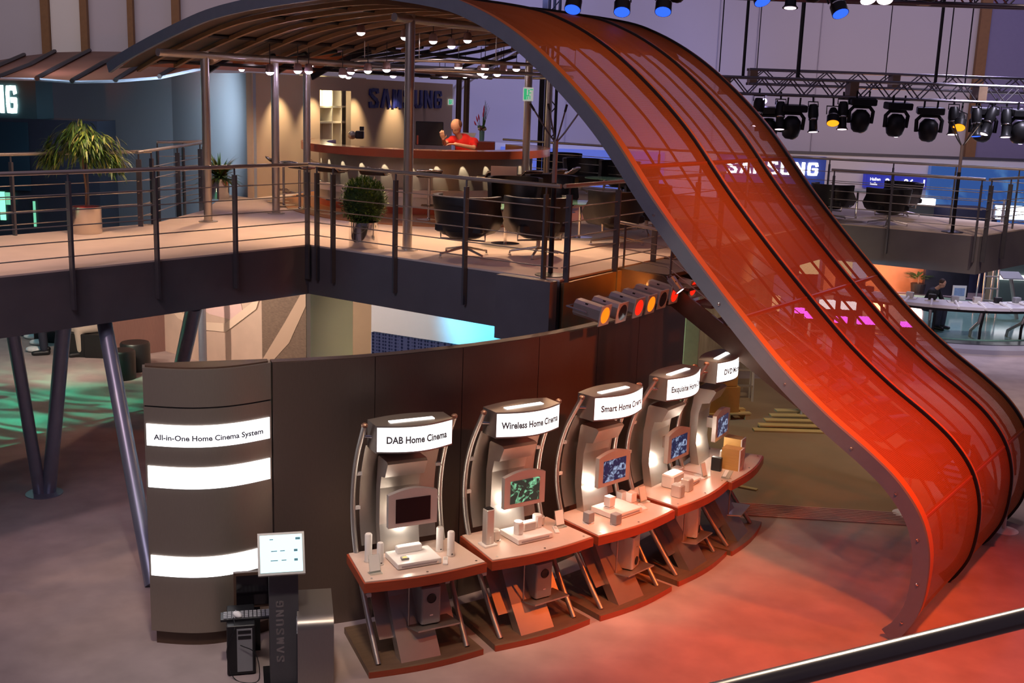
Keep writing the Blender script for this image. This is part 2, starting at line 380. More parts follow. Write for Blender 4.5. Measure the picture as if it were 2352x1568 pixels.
# ------------------------------------------------------------------ deck
ZD = 3.0
corner_c = (8.05, 0.0); corner_r = (4.1, .08)
deckpts = [(8.4, -8), (8.05, 0), (4.1, .08), (4.55, 9.2), (1.95, 9.42), (1.55, 12.2), (13.6, 12.2), (14.6, 11.5), (13.5, 3.7)]
dw = [SW(*p) for p in deckpts] + [at(520, 446, 3), at(470, 482, 3), at(352, 513, 3)] + [SW(11.15, -8)]
deck = poly(dw, ZD - .66, ZD - .02).build('deck_slab', fascia)
tag(deck, 'raised dark deck slab carrying the lounge, bar and walkway', 'deck'); deck['kind'] = 'structure'; deck.name = 'floor'
dc = poly([p * 1 for p in dw], ZD - .02, ZD).build('floor', deckc); struct(dc)
# bronze lit fascia under the right edge of the deck
a = SW(4.1, .08); b = SW(4.55, 9.2); n = (a - b).normalized(); s = Vector((n.y, -n.x, 0))
if s.dot(Vector((1, 0, 0))) < 0: s = -s
f = MB(); P_ = [a + n * .0 + s * .02, a + (b - a) * .62 + s * .02]
f.prism([P_[0], P_[1], P_[1] + s * .04, P_[0] + s * .04], ZD - .66, ZD - .03)
tag(f.build('edge_cladding', fasciaB), 'bronze cladding panel along the right edge of the deck above the floodlights', 'cladding')
# end block at the near corner
nb = MB(); q0 = SW(4.42, -.12); nb.box((q0.x, q0.y, ZD - .36), (.75, .14, .74), rz=-R(36))
tag(nb.build('beam_end', fascia), 'dark boxed beam end at the near corner of the deck', 'beam')
fr_ = MB(); wsurf = []
for k in range(29):
    t = k / 28; ang = PI * .10 + t * 2 * PI
    wsurf.append(Vector((-1.35 + 2.95 * math.cos(ang), 21.3 + 3.95 * math.sin(ang), 0)))
wsurf = [p for p in wsurf[:-1]]
struct(poly(wsurf, ZD, ZD + .012).build('floor', wood))

# ------------------------------------------------------------------ railings
def lin(p, q, t): return p + (q - p) * t
def railing(name_label, pts, posts, group=None, h=1.05, out=None, low=.45, pr=.024, wires=5, closed_end=True, postw=.07):
    """pts: deck edge polyline (Vectors z=0), posts: list of (segment, t)"""
    t = thing('railing', name_label, 'railing', (pts[0].x, pts[0].y, ZD), group=group)
    mid = [Vector((p.x, p.y, ZD + h)) for p in pts]
    MB().tube(mid, pr, 12).build('handrail', steel, t, True, 50)
    for k in range(wires):
        z = ZD + .14 + k * (h - .26) / (wires - .3)
        MB().tube([Vector((p.x, p.y, z)) for p in pts], .007, 6).build('rail_wire', steel, t, True, 60)
    for (i, f_) in posts:
        p = lin(pts[i], pts[i + 1], f_); d = (pts[i + 1] - pts[i]).normalized(); rz = math.atan2(d.y, d.x)
        mb = MB(); mb.box((p.x, p.y, ZD + (h - .10 - low) / 2), (.028, postw, h - .10 + low), rz); mb.cyl((p.x, p.y, ZD + h - .1), (p.x, p.y, ZD + h - .02), .012)
        mb.build('post', post_m, t, True)
    return t
o = Vector((DD.x, DD.y, 0)); e3 = Vector((EE.x, EE.y, 0))
def pxs(P, Q, us, v=500):   # fractions along an edge where it passes these picture columns
    r_ = []
    for u in us:
        p = onv(u, v, P, Q); r_.append((Vector((p.x, p.y, 0)) - P).dot((Q - P)) / (Q - P).length_squared)
    return r_
L0 = SW(8.40, -8) - o * .05; L1 = SW(8.05, 0) + Vector((.01, -.05, 0)); Rn = SW(4.1, .08) - e3 * .05
tag_l = pxs(L0, L1, (160, 358, 540, 706))
railing('steel wire railing along the near edge of the walkway at left', [L0, L1], [(0, .2), (0, .4)] + [(0, t_) for t_ in tag_l])
ts = pxs(L1, Rn, (728, 765, 908, 1070, 1253))
railing('steel wire railing along the front of the lounge, before the ball shrub', [L1 + Vector((.0, 0, 0)), Rn], [(0, t_) for t_ in ts])
Re = SW(4.30, 4.4) + Vector((.05, 0, 0)); Rn2 = Rn + Vector((.04, .03, 0))
ts = [max(.01, min(.99, t_)) for t_ in pxs(Rn2, Re, (1306, 1418, 1506))]
railing('steel wire railing on the right edge of the lounge running behind the mesh swoosh', [Rn2, Re], [(0, t_) for t_ in ts] + [(0, .8), (0, .99)])
B0 = SW(11.1, -8); B1 = at(352, 515, 3); B1.z = 0
ts = pxs(B0, B1, (32, 202, 352))
railing('railing on the far side of the walkway behind the potted weeping fig', [B0, B1], [(0, t_) for t_ in ts])
p1 = at(320, 521, 3); p2 = at(466, 470, 3); p3 = at(362, 462, 3)
for p in (p1, p2, p3): p.z = 0
railing('short inner railing by the column left of the fern', [p1, p2], [(0, .02), (0, .58), (0, .97)])
q1 = at(362, 505, 3); q2 = at(470, 455, 3); q1.z = q2.z = 0
railing('dark railing at the stairwell in front of the blue-grey wall', [at(364, 470, 3).xy.to_3d(), at(425, 468, 3).xy.to_3d(), at(472, 462, 3).xy.to_3d()], [(0, .02), (0, .98), (1, .98)])
# back and right wing
K0 = SW(12.6, 10.3); K1 = SW(9.4, 10.1); K2 = at(1815, 363, 3.95).xy.to_3d(); K3 = at(2265, 410, 3.86).xy.to_3d()
Kb = SW(5.5, 10.6); Kc = SW(1.65, 11.2)
railing('far back railing behind the black armchairs and the coat stand', [K0, K1, Kb, Kc], [(0, .4), (1, .02), (1, .22), (1, .45), (1, .7), (2, .1), (2, .4), (2, .68), (2, .95)], low=.1)
railing('railing on the right wing of the deck in front of two black armchairs', [SW(4.5, 9.2) - e3 * .03, SW(1.95, 9.40) - e3 * .03], [(0, .02), (0, .42), (0, .98)], h=.93)
railing('short end railing on the right wing beside the coat stand', [SW(1.90, 9.44), SW(1.62, 11.15)], [(0, .05), (0, .5)], h=.93)

# ------------------------------------------------------------------ deck supports under the walkway
def strut(p, q, r, lab):
    return tag(MB().cyl(p, q, r, n=20).build('support_column', bluesteel, smooth=40), lab, 'column')
fz = .0
strut(at(25, 735, 2.34), at(92, 1132, 0), .075, 'leaning round steel support, left leg of the V under the walkway')
strut(at(148, 730, 2.34), at(112, 1130, 0), .085, 'leaning round steel support, right leg of the V under the walkway')
strut(at(238, 730, 2.34), at(352, 1345, 0), .085, 'leaning steel support passing behind the left edge of the sign tower')
strut(at(447, 700, 2.34), at(385, 985, 0), .10, 'leaning blue-grey steel support in front of the poster wall')
for u, v_, r_, lab in ((467, 860, .07, 'upright dark post in front of the pink cushion poster'), (600, 860, .08, 'upright brown post between poster and brick picture'), (727, 860, .06, 'upright blue post in front of the lit glass room')):
    b_ = at(u, v_, 0); tag(MB().cyl((b_.x, b_.y, 0), (b_.x, b_.y, 2.34), r_, n=16).build('post', bluesteel if u != 600 else darkwood, smooth=40), lab, 'post')
tag(MB().lathe([(.22, 0), (.22, .01), (.0001, .012)], (at(102, 1133, 0).x, at(102, 1133, 0).y, 0)).build('foot_plate', bluesteel), 'round steel foot plate where the two V legs meet', 'plate')

# ------------------------------------------------------------------ canopy swoosh
PROF = [(0, 0), (-.10, .12), (-.211, .366), (-.249, .688), (-.228, .988), (-.119, 1.285), (.102, 1.555), (.396, 1.779), (.855, 2.069), (1.338, 2.435), (1.846, 2.899), (2.374, 3.414), (2.924, 3.993), (3.496, 4.659), (4.078, 5.187), (4.678, 5.62), (5.298, 5.929), (5.943, 6.108), (7.2, 6.24), (8.585, 6.167), (9.789, 6.024), (10.731, 5.791), (11.752, 5.472), (12.276, 5.262)]
pc = cr([Vector((a, b, 0)) for a, b in PROF], 6)
def drop(w): return 0 if w < 3 else .004 * (w - 3) ** 2
def prz(s):
    for i in range(60, len(pc) - 1):
        if pc[i].x <= s <= pc[i + 1].x or i == len(pc) - 2:
            t = (s - pc[i].x) / (pc[i + 1].x - pc[i].x); return pc[i].y + (pc[i + 1].y - pc[i].y) * t
def cp(i, w, off=0):
    p = pc[i]; a = pc[max(0, i - 1)]; b = pc[min(len(pc) - 1, i + 1)]; d = (b - a).normalized(); nrm = Vector((d.y, -d.x, 0))
    q = p - nrm * off; dr = drop(w) if p.x > 4.6 else drop(w) * max(0, (p.x - 3.5) / 1.1)
    return SW(q.x, w, q.y - dr)
arc = [0]
for i in range(1, len(pc)): arc.append(arc[-1] + (pc[i] - pc[i - 1]).length)
canopy = thing('canopy', 'sweeping orange-lit perforated mesh canopy that rises over the deck and curls down to the floor', 'canopy', SW(0, 0, 0))
WS = [0, 1.75, 3.15, 4.1]
for b_ in range(3):
    rows = []; uvs = []
    for i in range(len(pc)):
        ww = [WS[b_] + (WS[b_ + 1] - WS[b_]) * k / 3 for k in range(4)]
        rows.append([cp(i, w) for w in ww]); uvs.append([(w, arc[i]) for w in ww])
    MB().grid(rows, uvs).build('mesh_panel', sheet_m, canopy, True, 60)
def ribmesh(w, i0, i1, dep, th, off=.02, m_=None):
    mb = MB(); rr = []
    for i in range(i0, i1):
        rr.append([cp(i, w - th / 2, off), cp(i, w + th / 2, off), cp(i, w + th / 2, off - dep), cp(i, w - th / 2, off - dep)])
    return mb.rings(rr)
nP = len(pc)
greyrib = mat('painted_rib', (.20, .24, .32), .45, .3, noise=.1)
rb = ribmesh(-.03, 0, nP, .15, .05).build('rib', greyrib, canopy, True); tag(rb, 'slate blue edge rib')
for i in range(8, nP - 60, 9):
    MB().ell(cp(i, -.06, -.06), (.016, .016, .016), n=8, m=5).build('bolt', chrome, rb, True)
MB().grid([[cp(i, 0, .012), cp(i, .13, .012)] for i in range(nP)]).build('flange', orangeflat, canopy, True)
for w in WS[1:]:
    ribmesh(w, 0, nP, .13, .035, .03).build('rib', blackm, canopy, True)
    MB().grid([[cp(i, w + .02, .014), cp(i, w + .11, .014)] for i in range(nP)]).build('flange', orangeflat, canopy, True)
for zt in (4.30, 2.66, 1.23):
    i = min(range(60 if zt > 1.3 else 0, 100 if zt > 1.3 else 40), key=lambda k: abs(pc[k].y - zt)) if True else 0
    mb = MB(); rr = []
    for k in (i, i + 1): pass
    a0, b0 = cp(i, 0, -.02), cp(i, 4.1, -.02); mb.tube([a0, b0], .026, 8); mb.build('cross_bar', mat('bar_orange', (.42, .09, .02), .5, .2, noise=.1), canopy, True)
# inner thin stiffeners visible through the mesh
for w in (.6, 1.15, 2.25, 2.7, 3.6):
    MB().tube([cp(i, w, -.05) for i in range(20, nP - 40, 2)], .016, 6).build('stiffener', blackm, canopy, True)

# roof part over the bar
roof = thing('roof', 'underside of the dark curved roof over the bar with long wooden battens', 'roof', SW(9, 5, 5.6))
i5 = min(range(60, nP), key=lambda k: abs(pc[k].x - 5.0))
def smax(w): return 12.2 - .38 * w
def smin(w): return 4.8 + max(0, w - 4.1) * 1.62
rows = []; uvs = []
for k in range(15):
    w = .08 + 6.6 * k / 14; row = []; ur = []
    for j in range(25):
        s_ = smin(w) + (smax(w) - smin(w)) * j / 24; row.append(SW(s_, w, prz(s_) - drop(w) - .10)); ur.append((w, s_))
    rows.append(row); uvs.append(ur)
MB().grid(rows, uvs).build('roof_skin', mat('roof_brown', (.085, .055, .045), .6, noise=.2), roof, True, 60)
batten = mat('roof_batten', (.24, .13, .07), .5, noise=.2)
for k in range(13):
    w = .35 + k * .52; pts = []
    for j in range(20):
        s_ = smin(w) + .1 + (smax(w) - .1 - smin(w)) * j / 19; pts.append(SW(s_, w, prz(s_) - drop(w) - .15))
    rr = [[p + Vector((0, 0, .03)) - e3 * .03, p + Vector((0, 0, .03)) + e3 * .03, p + Vector((0, 0, -.03)) + e3 * .03, p + Vector((0, 0, -.03)) - e3 * .03] for p in pts]
    MB().rings(rr).build('batten', batten, roof, True)
for k in range(7):   # open lattice behind
    w = 6.9 + k * .55; pts = []
    for j in range(12):
        s_ = smin(w) + (13.6 - smin(w)) * j / 11; pts.append(SW(s_, w, max(5.36, prz(min(12.2, s_)) - drop(w) - .1)))
    MB().tube(pts, .035, 6).build('lattice_rib', blackm, roof, True)
for k in range(11):
    w = 1.3 + k * .5; pts = []
    for j in range(8):
        f_ = j / 7; s_ = smax(w) - .1 + (13.5 - smax(w)) * f_; z0 = prz(smax(w)) - drop(w) - .1; pts.append(SW(s_, w, z0 + (5.42 - z0) * f_ ** .8))
    MB().tube(pts, .03, 6).build('lattice_rib', blackm, roof, True)
for s_ in (8.2, 9.4, 10.6, 11.8):
    pts = [SW(s_, w, max(5.34, prz(s_) - drop(w) - .12)) for w in [x * .5 for x in range(1, 21)] if smin(w) < s_]
    if len(pts) > 1: MB().tube(pts, .03, 6).build('lattice_rib', blackm, roof, True)
# beams (rows along the depth) and rim pipe
for s_, w0, w1 in ((10.85, -.2, 7.5), (6.85, .3, 6.0)):
    MB().tube([SW(s_, w, prz(s_) - .32 - drop(w)) for w in [w0 + (w1 - w0) * k / 10 for k in range(11)]], .055, 10).build('beam', steel, roof, True, 50)
MB().tube([at(1182, 112, 5.85), at(1150, 128, 5.8), at(1110, 152, 5.7), at(1070, 178, 5.5), at(1040, 203, 5.22)], .04, 8).build('rim_pipe', aluL, roof, True, 50)
MB().tube([at(1190, 120, 5.8), at(1155, 141, 5.7), at(1110, 165, 5.6), at(1075, 190, 5.35), at(1043, 222, 4.9)], .03, 8).build('rim_pipe', aluL, roof, True, 50)

# columns
def column(s_, w, ztop, lab, foot_px=None):
    p = SW(s_, w); t = thing('roof_column', lab, 'column', (p.x, p.y, ZD))
    MB().cyl((0, 0, 0), (0, 0, ztop - ZD), .062, n=20).build('shaft', steel, t, smooth=40)
    MB().lathe([(.14, 0), (.14, .012), (.07, .014), (.07, .03), (.065, .031)]).build('base_plate', steel, t); return t
column(10.87, .63, prz(10.87) - .26, 'round steel column nearest the walkway, left of the fern')
column(11.17, 2.25, prz(11.17) - .26, 'slim steel column in front of the beige wall corner')
column(11.55, 3.3, prz(11.5) - .3, 'slim steel column behind the railing corner, beside the bar end')
column(6.86, .61, prz(6.86) - .26, 'tall steel column right of the ball shrub, in front of the bar')
column(8.30, 5.20, prz(8.3) - .3 - drop(5.2), 'steel column with a green exit sign at the right end of the bar')
column(10.05, 8.35, 5.75, 'brown-lit column just behind the one with the exit sign')
for u, lab in ((1052, 'slim column behind the seated person in red'), (1070, 'slim dark column at the back right of the bar')):
    p = aty(u, 300, 27.5 if u > 1060 else 28.5); tag(MB().cyl((p.x, p.y, ZD), (p.x, p.y, 5.4), .07, n=14).build('roof_column', darkwood, smooth=40), lab, 'column')

# second canopy wing far behind on the left
wing = thing('canopy', 'far dark orange canopy wing behind the roof on the left', 'canopy', (-10, 31, 5.2))
top = [(-60, 150), (0, 138), (60, 128), (130, 120), (210, 118), (300, 119), (420, 112), (600, 108)]
bot = [(-60, 176), (0, 178), (90, 180), (170, 186), (270, 184), (370, 176), (480, 152), (640, 112)]
mid = [((a[0] + b[0]) / 2, (a[1] + b[1]) / 2 - 3) for a, b in zip(top, bot)]
rw = [[aty(u, v, 20.6 + k * .15) for k, (u, v) in enumerate(bot)], [aty(u, v, 22.8 + k * .15) for k, (u, v) in enumerate(mid)], [aty(u, v, 25.6 + k * .15) for k, (u, v) in enumerate(top)]]
skinm = mat('wing_skin', (.34, .12, .07), .42, .35, noise=.4, nscale=.7)
MB().grid(rw).build('wing_skin', skinm, wing, True, 80)
for k in range(6):
    i0 = k; i1 = min(7, k + 2)
    a_, b_, c_ = rw[0][i0], rw[1][min(7, i0 + 1)], rw[2][min(7, i0 + 2)]
    MB().tube([a_ - Vector((0, .1, 0)), b_ - Vector((0, .12, -.02)), c_ - Vector((0, .1, -.02))], .045, 6).build('rib', blackm, wing, True)
MB().tube([p - Vector((0, .05, .02)) for p in rw[0]], .03, 6).build('edge_rib', greyrib, wing, True)
spot((-8.6, 16.5, 4.9), (-9.6, 22.6, 5.6), 420, (1, .20, .02), 24, 1, .1)
spot((-6.0, 17.0, 4.9), (-6.4, 22.4, 5.6), 300, (1, .20, .02), 24, 1, .1)

# ------------------------------------------------------------------ stair behind the mesh
st = thing('staircase', 'dark steel staircase running down behind the orange-lit mesh', 'staircase', SW(1.7, 1.1, 0))
def stringer(w):
    pts = [(4.3, 3.0), (3.55, 2.97), (.75, 1.42), (.15, 1.40), (.15, 1.18), (.75, 1.14), (3.4, 2.62), (4.3, 2.66)]
    return MB().rings([[SW(a, w, b) for a, b in pts], [SW(a, w + .03, b) for a, b in pts]])
stw = mat('stair_steel', (.13, .085, .06), .5, .5, noise=.2)
stringer(1.45).build('stringer', stw, st, True); stringer(2.72).build('stringer', stw, st, True)
def plate(c, z, t, nm):
    MB().rings([[SW(a, b, zz) for a, b in c] for zz in (z, z + t)]).build(nm, stw, st, True)
for k in range(9):
    s_ = 3.5 - k * .305; z = 2.82 - k * .168
    plate([(s_, 1.49), (s_, 2.71), (s_ - .30, 2.71), (s_ - .30, 1.49)], z, .035, 'tread')
plate([(4.25, 1.49), (4.25, 2.71), (3.5, 2.71), (3.5, 1.49)], 2.94, .045, 'landing')
plate([(.74, 1.49), (.74, 2.75), (.16, 2.75), (.16, 1.49)], 1.26, .045, 'landing')
for k in range(7):
    w = 2.78 + k * .26; plate([(.70, w), (.70, w + .27), (.16, w + .27), (.16, w)], 1.08 - k * .165, .035, 'tread')
for ss in (.72, .10):
    pts = [(2.75, 1.30), (4.75, .08), (4.75, 0), (4.45, 0), (2.75, 1.02)]
    MB().rings([[SW(ss, w, z) for w, z in pts], [SW(ss + .03, w, z) for w, z in pts]]).build('stringer', stw, st, True)
for w in (1.47, 2.74):
    MB().tube([SW(4.2, w, 3.55), SW(3.5, w, 3.50), SW(.85, w, 1.92)], .020, 8).build('handrail', steel, st, True, 50)
    for s_, z0, z1 in ((4.1, 3, 3.55), (3.45, 2.9, 3.48), (2.4, 2.35, 2.84), (1.4, 1.8, 2.24)):
        MB().tube([SW(s_, w, z0), SW(s_, w, z1)], .014, 6).build('post', post_m, st, True)
    for k in range(3): MB().tube([SW(4.2, w, 3.12 + k * .12), SW(3.5, w, 3.08 + k * .12), SW(.85, w, 1.56 + k * .12)], .006, 5).build('rail_wire', steel, st, True)

# ------------------------------------------------------------------ curved wall behind the stands
wp = [(-2.135, 9.83), (-1.75, 9.98), (-1.26, 10.205), (-.47, 10.72), (.283, 11.36), (.94, 12.10), (1.467, 12.868), (2.165, 13.95)]
wcv = cr([Vector((a, b, 0)) for a, b in wp], 5)
cw = thing('display_wall', 'curved dark bronze partition wall behind the five product stands', 'partition', (wp[0][0], wp[0][1], 0))
seams = [0, 10, 15, 20, 25, 30, 35]
for a_, b_ in zip(seams[:-1], seams[1:]):
    pts = wcv[a_:b_ + 1]; inner = []; outer = []
    for i, p in enumerate(pts):
        gi = a_ + i; d = (wcv[min(gi + 1, 35)] - wcv[max(gi - 1, 0)]).normalized(); nn = Vector((-d.y, d.x, 0))
        if i == 0: p = p + d * .004
        if i == len(pts) - 1: p = p - d * .004
        inner.append(p); outer.append(p + nn * .14)
    MB().prism(inner + outer[::-1], 0, 2.6).build('wall_panel', panelm, cw, True)
cap = []
for gi in range(36):
    d = (wcv[min(gi + 1, 35)] - wcv[max(gi - 1, 0)]).normalized(); nn = Vector((-d.y, d.x, 0)); cap.append((wcv[gi] + nn * .01, wcv[gi] + nn * .13))
MB().prism([c[0] for c in cap] + [c[1] for c in cap][::-1], 2.6, 2.606).build('top_trim', darkwood, cw, True)

# sign tower
tw = thing('sign_tower', 'tall curved bronze sign tower reading All-in-One Home Cinema System', 'sign', (-2.7, 9.7, 0))
TL = Vector((-3.19, 9.50, 0)); TR = Vector((-2.15, 9.84, 0)); tx = (TR - TL).normalized(); ty = Vector((-tx.y, tx.x, 0)); TW = (TR - TL).length
def tf(t, off=0):   # front face, bulges towards the viewer
    return TL + tx * (t * TW) - ty * (.17 * math.sin(PI * t) + off)
def slab(z0, z1, t0, t1, off, m_, nm, par, back=.0):
    n = 16; fr1 = [tf(t0 + (t1 - t0) * k / n, off) for k in range(n + 1)]
    bk = [tf(t1, -.03), tf(t0, -.03)] if back == 0 else [TL + tx * (t1 * TW) + ty * back, TL + tx * (t0 * TW) + ty * back]
    if back == 0: bk = [tf(t0 + (t1 - t0) * k / n, off - .02) for k in range(n, -1, -1)]
    return MB().prism(fr1 + bk, z0, z1).build(nm, m_, par, True, 30)
slab(.14, 2.25, 0, 1, 0, towerm, 'body', tw, .12); slab(2.265, 2.6, 0, 1, 0, towerm, 'head', tw, .12)
slab(0, .14, .04, .96, -.05, darkwood, 'plinth', tw, .08); slab(2.25, 2.265, .01, .99, -.01, black, 'joint', tw, .11)
slab(2.6, 2.615, .02, .98, -.03, darkwood, 'top_board', tw, .10)
for z0, z1 in ((1.905, 2.10), (1.52, 1.715), (.685, .875)): slab(z0, z1, .015, .985, .012, stripw, 'light_strip', tw)
def tmap(x, y): return tf(.5 + x / TW, .020) + Vector((0, 0, 1.965 + y))
textmb('All-in-One Home Cinema System', .069, tmap, bold=.0022).build('sign_lettering', ink, tw, True)
# ================================================================== PRODUCT STANDS
def arcpts(x0, x1, y, b, n=10): return [Vector((x0 + (x1 - x0) * k / n, y - b * math.sin(PI * k / n), 0)) for k in range(n + 1)]
def picmat(name, ca, cb, s_, sc):
    m = bpy.data.materials.new(name); m.use_nodes = True; nt = m.node_tree; b = nt.nodes['Principled BSDF']; b.inputs['Base Color'].default_value = (.01, .01, .012, 1); b.inputs['Roughness'].default_value = .2
    tc = nt.nodes.new('ShaderNodeTexCoord'); nz = nt.nodes.new('ShaderNodeTexNoise'); nz.inputs['Scale'].default_value = sc; nz.inputs['Detail'].default_value = 4; nz.inputs['Distortion'].default_value = 1.2
    r_ = nt.nodes.new('ShaderNodeValToRGB'); e = r_.color_ramp.elements; e[0].position = .50; e[0].color = (*ca, 1); e[1].position = .68; e[1].color = (*cb, 1)
    nt.links.new(tc.outputs['Object'], nz.inputs[0]); nt.links.new(nz.outputs[0], r_.inputs[0]); nt.links.new(r_.outputs[0], b.inputs['Emission Color']); b.inputs['Emission Strength'].default_value = s_
    return m
scr_green = picmat('green_picture', (.01, .02, .015), (.20, .55, .30), 1.3, 14)
scr_blue = picmat('blue_picture', (.012, .016, .05), (.30, .38, .55), 1.0, 16)
scr_off = mat('dark_screen', (.006, .004, .006), .12)
tabletop = mat('pink_lit_top', (.66, .50, .42), .3, noise=.06)
baseboard = mat('stand_base', (.16, .10, .06), .5, noise=.3, nscale=5, stretch=(1, 6, 1))
KI = [((-.6525, 9.27), 27.3), ((.40, 9.90), 34.6), ((1.36, 10.66), 43.6), ((2.18, 11.60), 53.0), ((2.84, 12.52), 61.0)]
NAMES = ['DAB Home Cinema', 'Wireless Home Cinema', 'Smart Home Cinema', 'Exquisite Home Cinema', 'DVD Micro Comp']
KD = ['product stand nearest the sign tower with the header DAB Home Cinema and a blank screen', 'second product stand with the header Wireless Home Cinema and a greenish film on screen', 'middle product stand with the header Smart Home Cinema', 'fourth product stand with the header Exquisite Home Cinema', 'farthest product stand with the header reading DVD Micro']
poleprof = [(.10, .06), (.30, .30), (.52, .60), (.70, .88), (.79, 1.2), (.78, 1.5), (.69, 1.8), (.50, 2.14)]
pp = cr([Vector((0, a, b)) for a, b in poleprof], 5)
def py(z):
    for i in range(len(pp) - 1):
        if pp[i].z <= z <= pp[i + 1].z: t = (z - pp[i].z) / (pp[i + 1].z - pp[i].z); return pp[i].y + (pp[i + 1].y - pp[i].y) * t
    return pp[-1].y
def stand(i):
    (ox, oy), an = KI[i]; t = thing('product_stand', KD[i], 'display stand', (ox, oy, 0), R(an))
    b = MB().prism(arcpts(-.55, .55, .0, .05) + [Vector((.475, .90, 0)), Vector((-.475, .90, 0))], 0, .06).build('base', baseboard, t)
    e = arcpts(-.551, .551, -.002, .05); MB().prism(e + [p + Vector((0, .02, 0)) for p in e[::-1]], .002, .058).build('base_edge', redwood, b)
    for sx in (-1, 1):
        pl = MB().tube([Vector((sx * .43, p.y, p.z)) for p in pp], .026, 12).build('pole', aluL if sx < 0 else steel, t, smooth=50)
        MB().lathe([(.03, 0), (.03, .02), (.015, .032)], (sx * .43, .50, 2.135), 12).build('pole_cap', mat('copper_cap', (.75, .45, .30), .3, .9), pl, smooth=40)
        for z in (.55, 1.28, 1.62):
            MB().box((sx * .395, py(z) - .005, z), (.06, .03, .03)).build('clip', white, pl)
    for z0, z1 in ((.93, 1.92), (.22, .76)):
        n = 10; a = [Vector((-.37, py(z0 + (z1 - z0) * k / n) + .0, z0 + (z1 - z0) * k / n)) for k in range(n + 1)]
        MB().rings([[p, p + Vector((.74, 0, 0)), p + Vector((.74, .012, 0)), p + Vector((0, .012, 0))] for p in a]).build('back_panel', alu, t, smooth=30)
    # leaning pylon, lower and upper part
    w = .19; cx = -.045
    MB().rings([[Vector((cx - w, y0, z)), Vector((cx + w, y0, z)), Vector((cx + w, y0 + d_, z)), Vector((cx - w, y0 + d_, z))] for z, y0, d_ in ((.06, .04, .14), (.30, .22, .13), (.55, .38, .12), (.79, .50, .12))]).build('pylon_foot', aluL, t)
    MB().rings([[Vector((cx - w, y0, z)), Vector((cx + w, y0, z)), Vector((cx + w, y0 + d_, z)), Vector((cx - w, y0 + d_, z))] for z, y0, d_ in ((.885, .575, .10), (1.15, .63, .09), (1.5, .62, .10), (1.62, .59, .11), (1.64, .50, .20), (1.78, .43, .25), (1.80, .46, .20))]).build('pylon_head', aluL, t)
    # monitor
    mo = MB(); n = 12
    fr0 = [(-.235, 1.19), (.235, 1.19)] + [(.235 - .47 * k / n, 1.50 + .045 * math.sin(PI * k / n)) for k in range(n + 1)]
    yf = .40; mo.rings([[Vector((x, yf, z)) for x, z in fr0], [Vector((x, yf + .05, z)) for x, z in fr0]]); mm = mo.build('monitor', silver, t)
    MB().box((0, yf - .001, 1.345), (.335, .008, .225)).build('screen', (scr_off, scr_green, scr_blue, scr_blue, scr_blue)[i], mm)
    MB().box((0, yf + .11, 1.36), (.10, .14, .12)).build('monitor_arm', aluL, t)
    # header
    n = 12; frn = arcpts(-.36, .37, .40, .10, n); bk = arcpts(.37, -.36, .62, -.07, n)
    hd = MB().prism(frn + bk, 1.91, 2.16).build('header', alu, t, smooth=30)
    mb = MB(); fp = arcpts(-.352, .362, .395, .10, n); mb.prism(fp + [p + Vector((0, .01, 0)) for p in fp[::-1]], 1.925, 2.145); mb.build('header_light', signw, hd)
    MB().box((.0, .47, 2.163), (.42, .06, .008)).build('top_light', signw, hd)
    L_ = .73
    def tm(x, y):
        q = (x + .365) / L_; return Vector((-.36 + .73 * q, .40 - .10 * math.sin(PI * q) - .014, 2.035 + y - .03))
    textmb(NAMES[i], .088, tm, bold=.0030, sx=.74 if len(NAMES[i]) > 18 else .80).build('header_lettering', ink, hd)
    for sx in (-1, 1): MB().cyl((sx * .43, py(2.03), 2.03), (sx * .34, .50, 2.03), .012, n=8).build('header_bracket', chrome, hd)
    # table
    tp = MB().prism(arcpts(-.585, .585, .05, .06) + [Vector((.515, .72, 0)), Vector((-.515, .72, 0))], .785, .872).build('table', redwood, t)
    MB().prism(arcpts(-.57, .57, .065, .055) + [Vector((.50, .705, 0)), Vector((-.50, .705, 0))], .872, .884).build('table_plate', tabletop, tp)
    for x, y in ((-.50, .10), (.0, .045), (.50, .10)): MB().cyl((x, y, .884), (x, y, .890), .011, n=10).build('fixing_screw', chrome, tp)
    a_ = R(an); point((ox - .50 * math.sin(a_), oy + .50 * math.cos(a_), 1.13), 2.0, (1, .88, .74), .03)
    # shelf
    MB().prism([Vector((-.20, .42, 0)), Vector((-.06, .08, 0)), Vector((.36, .10, 0)), Vector((.28, .48, 0))], .30, .315).build('shelf', aluL, t)
    for x, y in ((-.10, .22), (.22, .40)): MB().cyl((x, y, .315), (x, y, .785), .008, n=6).build('shelf_rod', steel, t)
    return t
for i in range(5): stand(i)
def KP(i, x, y, z=0):
    (ox, oy), an = KI[i]; a = R(an); return (ox + x * math.cos(a) - y * math.sin(a), oy + x * math.sin(a) + y * math.cos(a), z)
def KR(i, r=0): return R(KI[i][1] + r)
WHICH = ['DAB Home Cinema', 'Wireless Home Cinema', 'Smart Home Cinema', 'Exquisite Home Cinema', 'DVD Micro']
greysub = mat('grey_speaker', (.30, .30, .31), .5, noise=.1)
